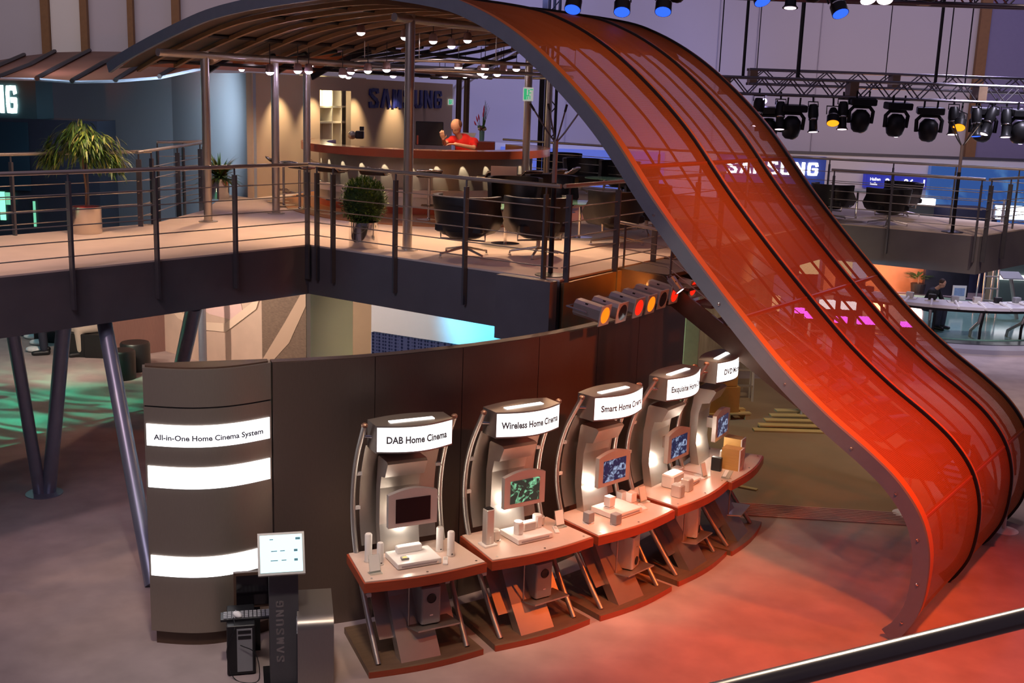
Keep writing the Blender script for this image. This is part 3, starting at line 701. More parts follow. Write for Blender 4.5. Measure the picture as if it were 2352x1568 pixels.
# subwoofers
for i in range(4):
    side = i >= 2
    t = thing('subwoofer', 'grey subwoofer on the shelf under the table of the %s stand' % WHICH[i], 'speaker', KP(i, .09, .28, .315), KR(i, 0 if not side else 20))
    MB().box((0, 0, .19), (.19, .26, .36), bev=.02).build('cabinet', greysub if i < 2 else silver, t)
    MB().lathe([(.001, 0), (.038, .001), (.045, .006), (.045, 0)], (0, 0, 0), 16, Matrix.Translation((0, -.131, .26 if i < 2 else .09)) @ Matrix.Rotation(R(90), 4, 'X')).build('port', black, t)
    MB().box((0, -.132, .10 if i < 2 else .24), (.03, .004, .012)).build('badge', chrome, t)
    for x in (-.07, .07): MB().cyl((x, -.1, 0), (x, -.1, .012), .012, n=8).build('foot', black, t)
ZT = .884
def tower_speaker(i, x, y, h, r, lab, col=None):
    t = thing('speaker', lab, 'speaker', KP(i, x, y, ZT), KR(i)); n = 16
    MB().lathe([(r * .95, .012), (r, .02), (r, h - .012), (r * .8, h - .002), (.001, h)], n=n).build('cabinet', col or white, t, smooth=40)
    MB().lathe([(r * 1.15, 0), (r * 1.15, .012), (r * .6, .012)], n=n).build('foot', silver, t, smooth=40)
    MB().box((0, -r - .001, h * .12), (r * .5, .004, .008)).build('badge', black, t); return t
tower_speaker(0, -.40, .46, .27, .033, 'tall white speaker at the back left of the DAB Home Cinema table')
tower_speaker(0, -.325, .36, .21, .030, 'shorter white speaker behind the leaflet holder on the DAB Home Cinema table')
tower_speaker(0, .285, .44, .24, .033, 'white round speaker at the back right of the DAB Home Cinema table')
tower_speaker(0, .335, .30, .24, .033, 'white round speaker in front of its twin, right side of the DAB table')
def player(i, x, y, d, lab, m_=white, rz=0):
    t = thing('disc_player', lab, 'player', KP(i, x, y, ZT), KR(i, rz)); w_, dd, h = d
    bd = MB().box((0, 0, h / 2 + .006), (w_, dd, h), bev=.008).build('body', m_, t)
    MB().box((0, -dd / 2 - .001, h * .55), (w_ * .82, .004, h * .32)).build('front_display', mat('player_front', (.42, .38, .40), .2, .4), bd)
    MB().cyl((w_ * .40, -dd / 2, h * .5), (w_ * .40, -dd / 2 - .008, h * .5), .010, n=12).build('knob', chrome, bd)
    for sx in (-1, 1): MB().cyl((sx * w_ * .4, -dd * .4, 0), (sx * w_ * .4, -dd * .4, .008), .012, n=8).build('foot', black, t)
    return t
player(0, -.02, .33, (.42, .32, .05), 'flat white disc player in the middle of the DAB Home Cinema table')
player(1, .02, .38, (.40, .32, .05), 'flat white disc player carrying small speakers on the Wireless Home Cinema table')
player(2, .04, .38, (.40, .34, .055), 'flat white disc player on the Smart Home Cinema table')
player(3, .12, .40, (.34, .28, .05), 'white disc player with a blue glowing front on the Exquisite Home Cinema table')
def softbox(name, i, x, y, z, d, lab, m_, cat='speaker', rz=0, grille=True):
    t = thing(name, lab, cat, KP(i, x, y, z), KR(i, rz)); MB().box((0, 0, d[2] / 2), d, bev=min(d) * .18).build('cabinet', m_, t)
    if grille: MB().box((0, -d[1] / 2 - .001, d[2] * .5), (d[0] * .82, .004, d[2] * .78)).build('grille', mat('speaker_grille', (.50, .46, .43), .6, noise=.1, nscale=200), t)
    return t
softbox('center_speaker', 0, -.03, .42, ZT + .056, (.24, .07, .065), 'long white centre speaker lying on the DAB Home Cinema disc player', white, grille=False)
for k, (x, y, i, lab) in enumerate(((.24, .20, 0, 'slim white remote control on the right of the DAB Home Cinema table'), (.36, .36, 1, 'slim remote control on the Wireless Home Cinema table'), (.36, .30, 2, 'slim remote control on the Smart Home Cinema table'), (.42, .34, 3, 'slim clear holder strip on the Exquisite Home Cinema table'))):
    t = thing('remote_control', lab, 'remote', KP(i, x, y, ZT), KR(i, -25)); MB().box((0, 0, .008), (.045, .16, .016), bev=.006).build('body', white, t); MB().box((0, .03, .017), (.028, .06, .003)).build('keypad', silver, t)
def leaflet(i, x, y, lab, rz=0):
    t = thing('leaflet_holder', lab, 'leaflet holder', KP(i, x, y, ZT), KR(i, rz)); M_ = Matrix.Rotation(R(-18), 4, 'X')
    MB().box((0, 0, .085), (.105, .004, .16), M=None).build('clear_panel', glass, t).rotation_euler = (R(-16), 0, 0)
    MB().box((0, -.004, .09), (.095, .003, .14)).build('leaflet', paper, t).rotation_euler = (R(-16), 0, 0)
    MB().box((0, .0, .004), (.11, .08, .008)).build('holder_foot', glass, t); return t
leaflet(0, -.43, .20, 'leaflet holder at the front left of the DAB Home Cinema table')
leaflet(1, .46, .42, 'leaflet holder at the right end of the Wireless Home Cinema table')
leaflet(2, .50, .40, 'leaflet holder at the right end of the Smart Home Cinema table')
leaflet(3, .48, .30, 'leaflet holder at the right end of the Exquisite Home Cinema table')
t = thing('price_tag', 'small dark tag with yellow face on the DAB Home Cinema disc player', 'tag', KP(0, -.13, .27, ZT + .056), KR(0)); MB().prism([Vector((-.035, -.03, 0)), Vector((.035, -.03, 0)), Vector((.025, .03, 0)), Vector((-.025, .03, 0))], 0, .018).build('frame', mat('tag_grey', (.25, .24, .22), .5), t); MB().box((0, -.008, .019), (.04, .03, .004)).build('face', mat('tag_yellow', (.9, .6, .05), .5), t)
# Wireless stand
t = thing('tower_speaker', 'tall square silver speaker on a foot at the left of the Wireless Home Cinema table', 'speaker', KP(1, -.42, .38, ZT), KR(1))
MB().box((0, 0, .19), (.085, .085, .34), bev=.012).build('cabinet', silver, t); MB().box((0, 0, .362), (.07, .07, .01)).build('top_vent', black, t); MB().box((0, 0, .01), (.14, .13, .02), bev=.005).build('foot', white, t); MB().box((0, -.044, .06), (.02, .004, .07)).build('logo_strip', paper, t)
tower_speaker(1, -.30, .44, .115, .050, 'short round silver speaker beside the tall square one on the Wireless table', silver)
for x, y, r_, h, lab in ((-.09, .36, .045, .125, 'round white speaker on the left of the Wireless disc player'), (.17, .42, .045, .125, 'white rounded speaker on the right of the Wireless disc player')):
    t = thing('speaker', lab, 'speaker', KP(1, x, y, ZT + .057), KR(1)); MB().lathe([(r_ * .95, 0), (r_, .01), (r_, h - .01), (r_ * .92, h), (.001, h)], n=16).build('cabinet', white, t, smooth=40); MB().box((0, -r_, h * .5), (r_ * 1.1, .01, h * .8)).build('grille', silver, t)
softbox('center_speaker', 1, .05, .40, ZT + .057, (.15, .08, .085), 'barrel-like white centre speaker in the middle of the Wireless disc player', white)
tower_speaker(1, .30, .56, .10, .055, 'round flat-topped speaker behind the Wireless disc player on its right', silver)
# Smart stand
for x, y, z, lab, m_ in ((-.42, .34, ZT, 'small dark cube speaker on a stand at the left of the Smart Home Cinema table', greysub), (-.24, .14, ZT, 'small grey cube speaker on a stand in front of the Smart disc player', greysub), (-.05, .40, ZT + .065, 'white cube speaker standing on the Smart disc player', white), (.30, .54, ZT, 'small cube speaker at the back of the Smart table', silver), (.36, .46, ZT, 'cream cube speaker in front of another at the right of the Smart table', white)):
    t = thing('cube_speaker', lab, 'speaker', KP(2, x, y, z), KR(2)); MB().box((0, 0, .072), (.085, .085, .10), bev=.008).build('cabinet', m_, t); MB().cyl((0, 0, .01), (0, 0, .03), .012, n=8).build('stem', chrome, t); MB().box((0, 0, .005), (.08, .08, .01)).build('foot', white, t)
# Exquisite stand
softbox('speaker', 3, -.30, .22, ZT, (.10, .12, .14), 'silver box speaker nearest on the Exquisite Home Cinema table', silver)
softbox('speaker', 3, -.06, .24, ZT, (.11, .10, .14), 'silver box speaker in front of the Exquisite disc player', silver)
softbox('center_speaker', 3, -.02, .44, ZT + .0, (.26, .15, .15), 'wide white speaker behind the Exquisite disc player', white)
softbox('speaker', 3, .26, .54, ZT, (.12, .10, .12), 'small silver speaker at the back of the Exquisite table', silver)
# DVD Micro stand
for x, y, lab in ((-.12, .22, 'orange wood bookshelf speaker nearest the table edge on the DVD Micro stand'), (.30, .34, 'orange wood bookshelf speaker at the far end of the DVD Micro stand')):
    t = thing('bookshelf_speaker', lab, 'speaker', KP(4, x, y, ZT), KR(4)); MB().box((0, 0, .125), (.15, .21, .25)).build('cabinet', boxwood, t); MB().box((0, -.112, .125), (.15, .014, .25)).build('front_panel', white, t)
    for z in (.08, .17): MB().lathe([(.001, .004), (.03, .006), (.045, 0)], (0, 0, 0), 14, Matrix.Translation((0, -.119, z)) @ Matrix.Rotation(R(90), 4, 'X')).build('driver', silver, t)
t = thing('micro_hifi', 'silver micro hi-fi with a dark display between the two wood speakers', 'stereo', KP(4, .09, .28, ZT), KR(4)); MB().box((0, .02, .075), (.19, .22, .15), bev=.01).build('body', white, t)
MB().box((0, -.092, .10), (.15, .005, .045)).build('display', scr_blue, t); MB().cyl((-.04, -.09, .04), (-.04, -.11, .04), .018, n=14).build('knob', chrome, t); MB().cyl((.04, -.09, .04), (.04, -.11, .04), .018, n=14).build('knob', chrome, t)
softbox('speaker', 4, -.30, .34, ZT, (.06, .12, .16), 'narrow black box left of the wood speakers on the DVD Micro stand', black, grille=False)
t = thing('card_stand', 'flat clear card stand lying at the front of the DVD Micro table', 'card stand', KP(4, -.38, .18, ZT), KR(4, 10)); MB().box((0, 0, .006), (.30, .09, .012)).build('plate', glass, t); MB().box((0, .02, .014), (.24, .04, .004)).build('card', paper, t)

# ================================================================== INFO TOTEM, PC, STEEL BIN
TK = at(668, 1500, .35); TK.z = 0
tot = thing('info_totem', 'dark touch-screen totem with company lettering down its front', 'totem', (-1.90, 9.06, 0), R(14))
MB().rings([[Vector((-.115, y0, z)), Vector((.13, y0, z)), Vector((.13, y0 + d_, z)), Vector((-.115, y0 + d_, z))] for z, y0, d_ in ((0, -.20, .26), (.40, -.14, .22), (.96, -.045, .14))]).build('column', mat('totem_grey', (.13, .125, .13), .4, .5, noise=.1), tot)
MB().box((0, -.07, .0), (.34, .42, .02)).build('base_plate', blackm, tot)
hdm = Matrix.Translation((.01, -.06, 1.14)) @ Matrix.Rotation(R(-34), 4, 'X')
hb = MB(); hb.box((-.02, 0, 0), (.39, .05, .36), M=hdm, bev=.0); hbo = hb.build('head', silver, tot)
sc = MB(); sc.box((-.02, -.028, 0), (.35, .008, .315), M=hdm)
def scmat():
    m = bpy.data.materials.new('touch_screen'); m.use_nodes = True; nt = m.node_tree; b = nt.nodes['Principled BSDF']; b.inputs['Base Color'].default_value = (.1, .1, .1, 1)
    b.inputs['Emission Color'].default_value = (.62, .93, 1, 1); b.inputs['Emission Strength'].default_value = 1.15; return m
sco = sc.build('screen', scmat(), hbo)
cyan = mat('screen_marks', (.16, .42, .52), .6)
for z, x, w_ in ((.02, -.08, .05), (.02, -.01, .04), (.02, .10, .03), (-.06, -.08, .06), (-.06, 0, .04), (-.06, .10, .03), (.12, .12, .04), (.12, -.1, .03)):
    MB().box((x, -.034, z), (w_, .002, .007 if x < .09 else .02), M=hdm).build('screen_mark', cyan, sco)
lt = MB(); pitch_ = .075; lh = .072
def tmap2(x, y, dp):   # reading upwards
    z = .20 + x; yy = -.20 + (z / .96) * .155; return Vector((-.035 - y + .04, yy - dp - .002, z))
for k, ch in enumerate('SAMSUNG'): letter(ch, k * .078, .066, .056, tmap2, lt, depth=.004)
lt.build('lettering', aluL, tot)
bn = thing('steel_pedestal', 'brushed steel pedestal with a rounded front edge beside the totem', 'pedestal', (-1.63, 9.10, 0), R(12)); bn.scale = (1.22, 1.05, 1.0)
prof = [(-.24, 0), (-.24, .52)] + [(-.24 + .11 * (1 - math.cos(a)), .52 + .10 * math.sin(a)) for a in [R(x) for x in (15, 30, 45, 60, 75, 90)]] + [(.26, .66), (.26, 0)]
MB().extr(prof, -.125, .125).build('shell', alu, bn, smooth=30)
MB().extr([(-.235, .01), (-.235, .50), (-.14, .61), (.255, .65), (.255, .01)], -.131, -.1255).build('side_panel', mat('dark_side', (.06, .06, .075), .35, .5), bn)
pcx = thing('computer_tower', 'black computer tower on the floor left of the totem', 'computer', (-2.30, 9.20, 0), R(14))
MB().box((0, 0, .24), (.24, .42, .46), bev=.012).build('case', black, pcx); MB().box((.03, -.213, .24), (.13, .006, .40)).build('front_bezel', greysub, pcx)
for z in (.36, .41): MB().box((.03, -.217, z), (.11, .004, .03)).build('drive_bay', black, pcx)
kb = thing('keyboard', 'black keyboard lying on the computer tower', 'keyboard', (-2.27, 9.16, .47), R(14)); MB().box((.03, 0, .012), (.44, .15, .022), bev=.004).build('body', black, kb)
for r_ in range(4):
    for c_ in range(11): MB().box((-.15 + c_ * .036, -.05 + r_ * .034, .026), (.028, .026, .008)).build('key', greysub, kb)
ms = thing('mouse', 'white computer mouse on top of the keyboard', 'mouse', (-2.31, 9.13, .499), R(40)); MB().ell((0, 0, .008), (.035, .06, .024)).build('shell', white, ms, smooth=80); MB().box((0, .03, .031), (.01, .02, .004)).build('wheel', greysub, ms)
mnt = thing('monitor', 'dark framed monitor leaning behind the keyboard by the tower', 'monitor', (-2.24, 9.46, 0), R(14)); MB().box((0, 0, .60), (.36, .04, .34), bev=.006).build('frame', darkwood, mnt); MB().box((0, -.023, .60), (.31, .006, .28)).build('screen', scr_off, mnt); MB().box((0, .02, .22), (.10, .06, .44)).build('stand', black, mnt)
pts = [Vector((-2.31, 9.08, .51))] + [Vector((-2.30 + .16 * math.sin(k * .7) + .05 * k / 9, 8.96 - .02 * k, .50 - .5 * min(1, k / 6))) for k in range(1, 9)]
tag(MB().tube(cr([(-2.33, 9.07, .51), (-2.30, 8.97, .44), (-2.36, 8.94, .25), (-2.30, 8.92, .02), (-2.15, 8.86, .008), (-2.08, 8.93, .02), (-2.12, 8.98, .22), (-2.25, 8.97, .30)], 5), .004, 6).build('cable', rope), 'thin black mouse cable hanging in a loop in front of the computer', 'cable')
# foreground handrail
fa = at(1500, 1628, 4.0); fb = at(2420, 1402, 4.0)
fd = (fb - fa).normalized()
tag(MB().cyl(fa - fd * 1.6, fb + fd * 1.6, .0205, n=32).build('handrail', chrome if False else mat('satin_steel', (.50, .42, .36), .22, 1.0, noise=.05), smooth=60), 'shiny satin steel handrail crossing the lower right corner close to the viewer', 'handrail')
spot((2.5, -.5, 7.5), (.8, 1.7, 4.0), 60, (1, .85, .65), 30, .5, .05)  # added spot to brighten the handrail

# ================================================================== BAR LOUNGE ON THE DECK
WA = at(582, 455, 3); WA.z = 0; WB = at(1040, 195, 5.24); WB.z = 0
wdv = (WB - WA).normalized(); wnv = Vector((wdv.y, -wdv.x, 0))     # towards the viewer side
if wnv.y > 0: wnv = -wnv
def wt(u, v=250): p = onv(u, v, WA, WB); return (Vector((p.x, p.y, 0)) - WA).dot(wdv)
def wpt(t, off=0, z=0): p = WA + wdv * t + wnv * off; return Vector((p.x, p.y, z))
WL = wt(1040, 200); tD0 = wt(735, 260); tD1 = wt(806, 260); HW = 5.26
zD = onv(770, 208, WA, WB).z
def wpiece(t0, t1, z0, z1, m_=wallbeige, nm='wall_bar', off0=-.12, off1=0):
    return struct(MB().prism([wpt(t0, off1), wpt(t1, off1), wpt(t1, off0), wpt(t0, off0)][::-1], z0, z1).build(nm, m_))
wpiece(0, tD0, ZD, HW); wpiece(tD1, WL, ZD, HW); wpiece(tD0, tD1, zD, HW)
wpiece(tD0 - .06, tD1 + 1.6, ZD, zD + .3, mat('alcove_cream', (.80, .74, .58), .8, noise=.03), 'wall_alcove', -.52, -.44)
alc = thing('wall_shelf', 'pale built-in shelf unit in the lit opening of the bar wall', 'shelf', (wpt(tD0, -.9).x, wpt(tD0, -.9).y, ZD))
cream = mat('cream_board', (.78, .72, .58), .6, noise=.03)
for v in (245, 280):
    z = onv(770, v, wpt(0, -.3), wpt(1, -.3)).z; MB().prism([wpt(tD0 + .02, -.2), wpt(tD1 + .8, -.2), wpt(tD1 + .8, -.43), wpt(tD0 + .02, -.43)][::-1], z - .02, z + .02).build('shelf_board', cream, alc, True)
for tt in (tD0 + .02, (tD0 + tD1) / 2 + .2, tD1 - .06): MB().prism([wpt(tt, -.2), wpt(tt + .04, -.2), wpt(tt + .04, -.43), wpt(tt, -.43)][::-1], ZD, zD + .1).build('upright', cream, alc, True)
p = wpt((tD0 + tD1) / 2, -.16, zD - .15); point(p, 14, (1, .85, .55), .1)
# company lettering on the wall
pa = onv(845, 248, WA, WB); pb = onv(1016, 252, WA, WB); ta = wt(845, 248); tb = wt(1016, 252)
lw = (tb - ta) / 7; lh = .43
lt = MB()
for k, ch in enumerate('SAMSUNG'): letter(ch, k * lw, lh, lw * .80, lambda x, y, d_: wpt(ta + x, .012 + d_, pa.z + y), lt, depth=.03, th=.20)
tag(lt.build('wall_lettering', navy), 'dark blue company name in block letters on the beige bar wall', 'lettering')
green = emis('exit_green', (.05, .6, .25), .5); whiteS = mat('sign_white', (.85, .88, .85), .5, emit=(.8, .9, .85), estr=.25)
def exitsign(c, dx, w, h, lab):
    n = Vector((dx.y, -dx.x, 0)); n = n if n.y < 0 else -n
    t = thing('exit_sign', lab, 'sign', c); M_ = Matrix.Rotation(math.atan2(dx.y, dx.x), 4, 'Z')
    MB().box((0, 0, 0), (w, .02, h), M=M_.inverted() if False else None).build('panel', whiteS, t).rotation_euler = (0, 0, math.atan2(dx.y, dx.x))
    g = [(-.32, 0, .28, .8), (.05, .30, .16, .14), (.05, .05, .10, .34), (.16, .12, .30, .07), (-.02, -.12, .26, .08), (.20, -.25, .08, .26), (-.05, -.30, .10, .22), (.34, .38, .3, .07)]
    for x, z, a, b in g: 
        o_ = MB().box((x * w * .9, -.012, z * h * .9), (a * w, .004, b * h)).build('pictogram', green, t); o_.rotation_euler = (0, 0, math.atan2(dx.y, dx.x))
c8 = SW(8.30, 5.20); ez = onv(1200, 216, (c8.x - 1, c8.y), (c8.x + 1, c8.y)).z
exitsign(Vector((c8.x + .0, c8.y - .08, ez)), Vector((1, .1, 0)), .17, .22, 'green and white exit sign fixed to a column')
pe = onv(1033, 234, WA, WB); exitsign(pe + wnv * .03, wdv, .34, .15, 'small green exit sign at the right end of the beige wall')

# the bar
BC = Vector((-1.70, 21.2, 0)); bx_, by_ = 2.28, 2.50
def be(a, k=1.0, dz=0): return Vector((BC.x + bx_ * k * math.cos(a), BC.y + by_ * k * math.sin(a), dz))
bar = thing('bar_counter', 'long curved bar counter with a red wood rim and lit brushed metal front', 'bar', (BC.x, BC.y, ZD + .012))
A0, A1 = R(165), R(398); N = 48
def band(k0, k1, z0, z1, m_, nm, par=None, a0=A0, a1=A1, n=N):
    o_ = [be(a0 + (a1 - a0) * i / n, k0) for i in range(n + 1)]; i_ = [be(a0 + (a1 - a0) * i / n, k1) for i in range(n, -1, -1)]
    return MB().prism(o_ + i_, z0, z1).build(nm, m_, par or bar, True, 30)
rimw = mat('rim_red_wood', (.34, .075, .03), .28, noise=.15, nscale=4); topw = mat('counter_top', (.40, .22, .14), .16, noise=.1)
rim = band(1.0, .985, ZD + .96, ZD + 1.09, rimw, 'rim'); band(.985, .80, ZD + 1.06, ZD + 1.088, topw, 'counter_top'); band(.81, .80, ZD + .86, ZD + 1.06, rimw, 'inner_rim')
barf = mat('bar_front_metal', (.34, .30, .26), .38, .6, noise=.12, nscale=10, stretch=(20, 20, 1))
band(.86, .85, ZD + .42, ZD + .96, barf, 'front'); band(.90, .87, ZD + .30, ZD + .42, mat('bar_ledge', (.70, .58, .48), .4, noise=.05), 'ledge'); band(.875, .86, ZD + .12, ZD + .30, aluL, 'lower_front'); band(.88, .85, ZD + .013, ZD + .12, redwood, 'plinth')
tagp = band(.925, .915, ZD + .70, ZD + .76, aluL, 'foot_band', a0=R(190), a1=R(235), n=14)
band(.46, .40, ZD + .012, ZD + .86, redwood, 'back_cabinet', a0=R(160), a1=R(200), n=10)
for k in range(14):
    a = R(188) + k * R(13.0); p = be(a, .905, ZD + .955); q = be(a + R(1.5), .862, ZD + .70)
    spot(p, q, 16, (1, .84, .58), 34, .3, .008)
# stools
def stool():
    t = thing('bar_stool', 'x', 'bar stool', (0, 0, ZD + .012))
    MB().lathe([(.20, 0), (.20, .008), (.03, .02), (.022, .03)], n=24).build('base', chrome, t, smooth=40); MB().cyl((0, 0, .02), (0, 0, .66), .022, n=12).build('column', aluL, t, smooth=40)
    se = MB(); n = 10; rr = []
    for k in range(n + 1):
        y = -.17 + .36 * k / n; z = .70 + (.09 * max(0, (k - 6.5) / 3.5) ** 1.5) + .015 * (k < 2)
        rr.append([Vector((-.19, y, z)), Vector((.19, y, z)), Vector((.19, y, z - .025)), Vector((-.19, y, z - .025))])
    se.rings(rr).build('seat', leather, t, smooth=40)
    MB().tube([(-.20, -.17, .70), (-.20, .08, .70), (-.20, .19, .79), (.0, .20, .80), (.20, .19, .79), (.20, .08, .70), (.20, -.17, .70)], .016, 8).build('seat_frame', chrome, t, smooth=50)
    MB().tube([(-.12, -.02, .22), (-.12, -.18, .22), (.12, -.18, .22), (.12, -.02, .22), (0, .02, .22), (-.12, -.02, .22)], .010, 6).build('foot_ring', chrome, t, smooth=50); return t
st0 = None; angs = [(R(197), 'bar stool at the far left end of the bar, behind the railing corner'), (R(209), 'second bar stool from the left end of the bar'), (R(223), 'third bar stool from the left, above the ball shrub'), (R(240), 'bar stool in front of the lit bar, left of the tall column'), (R(257), 'bar stool partly behind the tall column'), (R(276), 'bar stool in the middle of the bar, right of the tall column'), (R(299), 'bar stool left of the column with the exit sign'), (R(313), 'bar stool right of the column with the exit sign'), (R(327), 'bar stool behind the coat stand at the right of the bar'), (R(341), 'last bar stool at the right end of the bar')]
for a, lab in angs:
    p = Vector((BC.x + (bx_ + .42) * math.cos(a), BC.y + (by_ + .42) * math.sin(a), ZD + .012)); rz = math.atan2(BC.y - p.y, BC.x - p.x) + PI / 2
    if st0 is None: st0 = stool(); st0.location = p; st0.rotation_euler = (0, 0, rz); st0['label'] = lab; st0['group'] = 'bar stools around the curved bar'
    else: copytree(st0, p, rz, lab)

# person in red behind the bar, monitor, laptop, flowers
def rem(mb, name, m_, parent, vox=.012, sm=6):
    o_ = mb.build(name, m_, parent, True); r_ = o_.modifiers.new('r', 'REMESH'); r_.mode = 'VOXEL'; r_.voxel_size = vox; r_.use_smooth_shade = True
    s_ = o_.modifiers.new('s', 'SMOOTH'); s_.factor = .5; s_.iterations = sm; return o_
def cap(mb, a, b, r0, r1):
    a = Vector(a); b = Vector(b); mb.cyl(a, b, r0, r1, n=14); mb.ell(a, (r0, r0, r0), n=12, m=8); mb.ell(b, (r1, r1, r1), n=12, m=8)
def hand(mb, p, d, up, s=1.0, curl=.3, side=1):
    p = Vector(p); d = Vector(d).normalized(); up = Vector(up); up = (up - d * up.dot(d)).normalized(); x = d.cross(up)
    for k in range(4): cap(mb, p + x * (.012 - .008 * k) * s, p + (d * .085 + x * (.033 - .022 * k)) * s, .015 * s, .013 * s)
    for k in range(4):
        L_ = (.040, .046, .042, .032)[k] * s; a = p + (d * .088 + x * (.033 - .022 * k)) * s; b = a + (d * (1 - curl * .3) - up * curl * .5).normalized() * L_; c = b + (d * (1 - curl) - up * curl).normalized() * L_ * .8
        cap(mb, a, b, .0095 * s, .0085 * s); cap(mb, b, c, .0085 * s, .007 * s)
    a = p + (d * .02 + x * side * .03) * s; b = a + (d * .5 + x * side * .8).normalized() * .038 * s; cap(mb, a, b, .012 * s, .010 * s); cap(mb, b, b + (d * .9 + x * side * .3 - up * curl).normalized() * .03 * s, .010 * s, .008 * s)
def head(mb, c, f, up, s=1.0):
    c = Vector(c); f = Vector(f).normalized(); up = Vector(up); up = (up - f * up.dot(f)).normalized(); x = f.cross(up)
    M_ = Matrix((x, f, up)).transposed().to_4x4(); M_.translation = c
    mb.ell((0, -.01, .03), (.075 * s, .092 * s, .10 * s), M=M_); mb.ell((0, .022, -.045), (.058 * s, .065 * s, .065 * s), M=M_)
    mb.ell((0, .095, -.012), (.013, .02, .024), M=M_, n=8, m=6); mb.ell((0, .082, -.052), (.022, .010, .009), M=M_, n=8, m=6); mb.ell((0, .078, .022), (.05, .018, .012), M=M_, n=10, m=6)
    for sx in (-1, 1): mb.ell((sx * .077, -.005, -.005), (.012, .02, .032), M=M_, n=8, m=6)
    return M_
def facebits(M_, par, eyecol=black):
    for sx in (-1, 1): MB().ell((sx * .03, .083, .008), (.011, .006, .006), M=M_, n=8, m=6).build('eye', eyecol, par, True)
    MB().ell((0, .090, -.052), (.022, .005, .004), M=M_, n=8, m=6).build('mouth', mat('lip', (.45, .16, .12), .6), par, True)
P0 = aty(1062, 318, 20.3); P0.z = ZD
per = thing('person', 'balding person in a red t-shirt leaning over the bar counter beside the black monitor', 'person', P0)
x, y = P0.x, P0.y
bd = MB()
M_ = head(bd, (x - .10, y - .22, ZD + 1.44), (-.45, -.8, -.55), (-.15, -.45, .9), 1.22); cap(bd, (x - .03, y - .10, ZD + 1.25), (x - .09, y - .2, ZD + 1.36), .055, .052)
cap(bd, (x + .10, y + .12, ZD + .80), (x + .02, y - .02, ZD + 1.18), .13, .14); cap(bd, (x + .10, y + .14, ZD + .45), (x + .1, y + .12, ZD + .75), .14, .13)
cap(bd, (x - .16, y - .02, ZD + 1.20), (x + .20, y - .06, ZD + 1.18), .07, .07)
cap(bd, (x + .20, y - .06, ZD + 1.18), (x + .22, y - .30, ZD + 1.10), .05, .042); cap(bd, (x + .22, y - .30, ZD + 1.10), (x - .10, y - .42, ZD + 1.16), .04, .03)
hand(bd, (x - .11, y - .42, ZD + 1.16), (-1, -.1, 0), (0, 0, 1), 1.0, .5)
cap(bd, (x - .17, y - .02, ZD + 1.20), (x - .30, y - .24, ZD + 1.16), .05, .042); cap(bd, (x - .30, y - .24, ZD + 1.16), (x - .31, y - .40, ZD + 1.24), .038, .03)
hand(bd, (x - .31, y - .40, ZD + 1.24), (-.2, -.5, .8), (0, -1, -.3), 1.0, .6)
for sx in (-.09, .11): cap(bd, (x + .1 + sx, y + .14, ZD + .50), (x + .1 + sx, y + .16, ZD + .10), .085, .055); cap(bd, (x + .1 + sx, y + .16, ZD + .06), (x + .1 + sx, y + .02, ZD + .05), .05, .04)
body = rem(bd, 'body', skin, per, .007, 4)
sh = MB(); redm = mat('red_cotton', (.80, .02, .012), .8, noise=.12, nscale=10)
cap(sh, (x + .10, y + .12, ZD + .80), (x + .02, y - .02, ZD + 1.18), .155, .16); cap(sh, (x - .17, y - .02, ZD + 1.21), (x + .21, y - .06, ZD + 1.19), .085, .085)
cap(sh, (x + .20, y - .06, ZD + 1.18), (x + .215, y - .22, ZD + 1.13), .07, .062); cap(sh, (x - .17, y - .02, ZD + 1.20), (x - .25, y - .15, ZD + 1.18), .07, .062)
rem(sh, 't_shirt', redm, per)
tr_ = MB(); cap(tr_, (x + .10, y + .14, ZD + .50), (x + .1, y + .12, ZD + .74), .155, .15)
for sx in (-.09, .11): cap(tr_, (x + .1 + sx, y + .14, ZD + .50), (x + .1 + sx, y + .16, ZD + .12), .10, .07)
rem(tr_, 'trousers', mat('dark_trousers', (.03, .03, .05), .8), per)
hr = MB()
hr.ell((0, -.028, .046), (.100, .100, .094), M=M_, n=16, m=10)
rem(hr, 'hair', mat('short_brown_hair', (.16, .06, .025), .8, noise=.3, nscale=60), per, .01, 3); facebits(M_ @ Matrix.Diagonal((1.0, 1.16, 1.1, 1)), per)
mn = at(985, 334, 4.09); ZB = ZD + 1.09
mt = thing('monitor', 'large black monitor seen from behind on the bar counter', 'monitor', (mn.x, mn.y + .1, ZB)); MB().box((0, 0, .21), (.50, .07, .42), bev=.02).build('housing', black, mt); MB().box((0, .04, .02), (.26, .18, .03)).build('stand', black, mt); MB().box((-.21, -.038, .09), (.03, .006, .16)).build('light_strip', mat('warm_plastic', (.5, .12, .06), .3), mt)
lp = at(1062, 336, 4.09); lpt = thing('laptop', 'open grey laptop seen from behind at the right of the person in red', 'laptop', (lp.x, lp.y + .05, ZB)); MB().rings([[Vector((-.14, -.05, .0)), Vector((.14, -.05, 0)), Vector((.14, -.035, 0)), Vector((-.14, -.035, 0))], [Vector((-.03, .06, .24)), Vector((.24, .06, .24)), Vector((.24, .072, .24)), Vector((-.03, .072, .24))]]).build('lid', greysub, lpt); MB().box((.02, .10, .012), (.30, .22, .02)).build('base', silver, lpt)
vs_ = at(1106, 324, 4.09); vs = thing('flower_vase', 'glass vase with red heliconia and long grass on the bar', 'vase', (vs_.x, vs_.y + .1, ZB))
MB().lathe([(.045, 0), (.05, .02), (.055, .2), (.05, .2), (.045, .02), (.001, .015)], n=18).build('vase', glassG, vs, smooth=40)
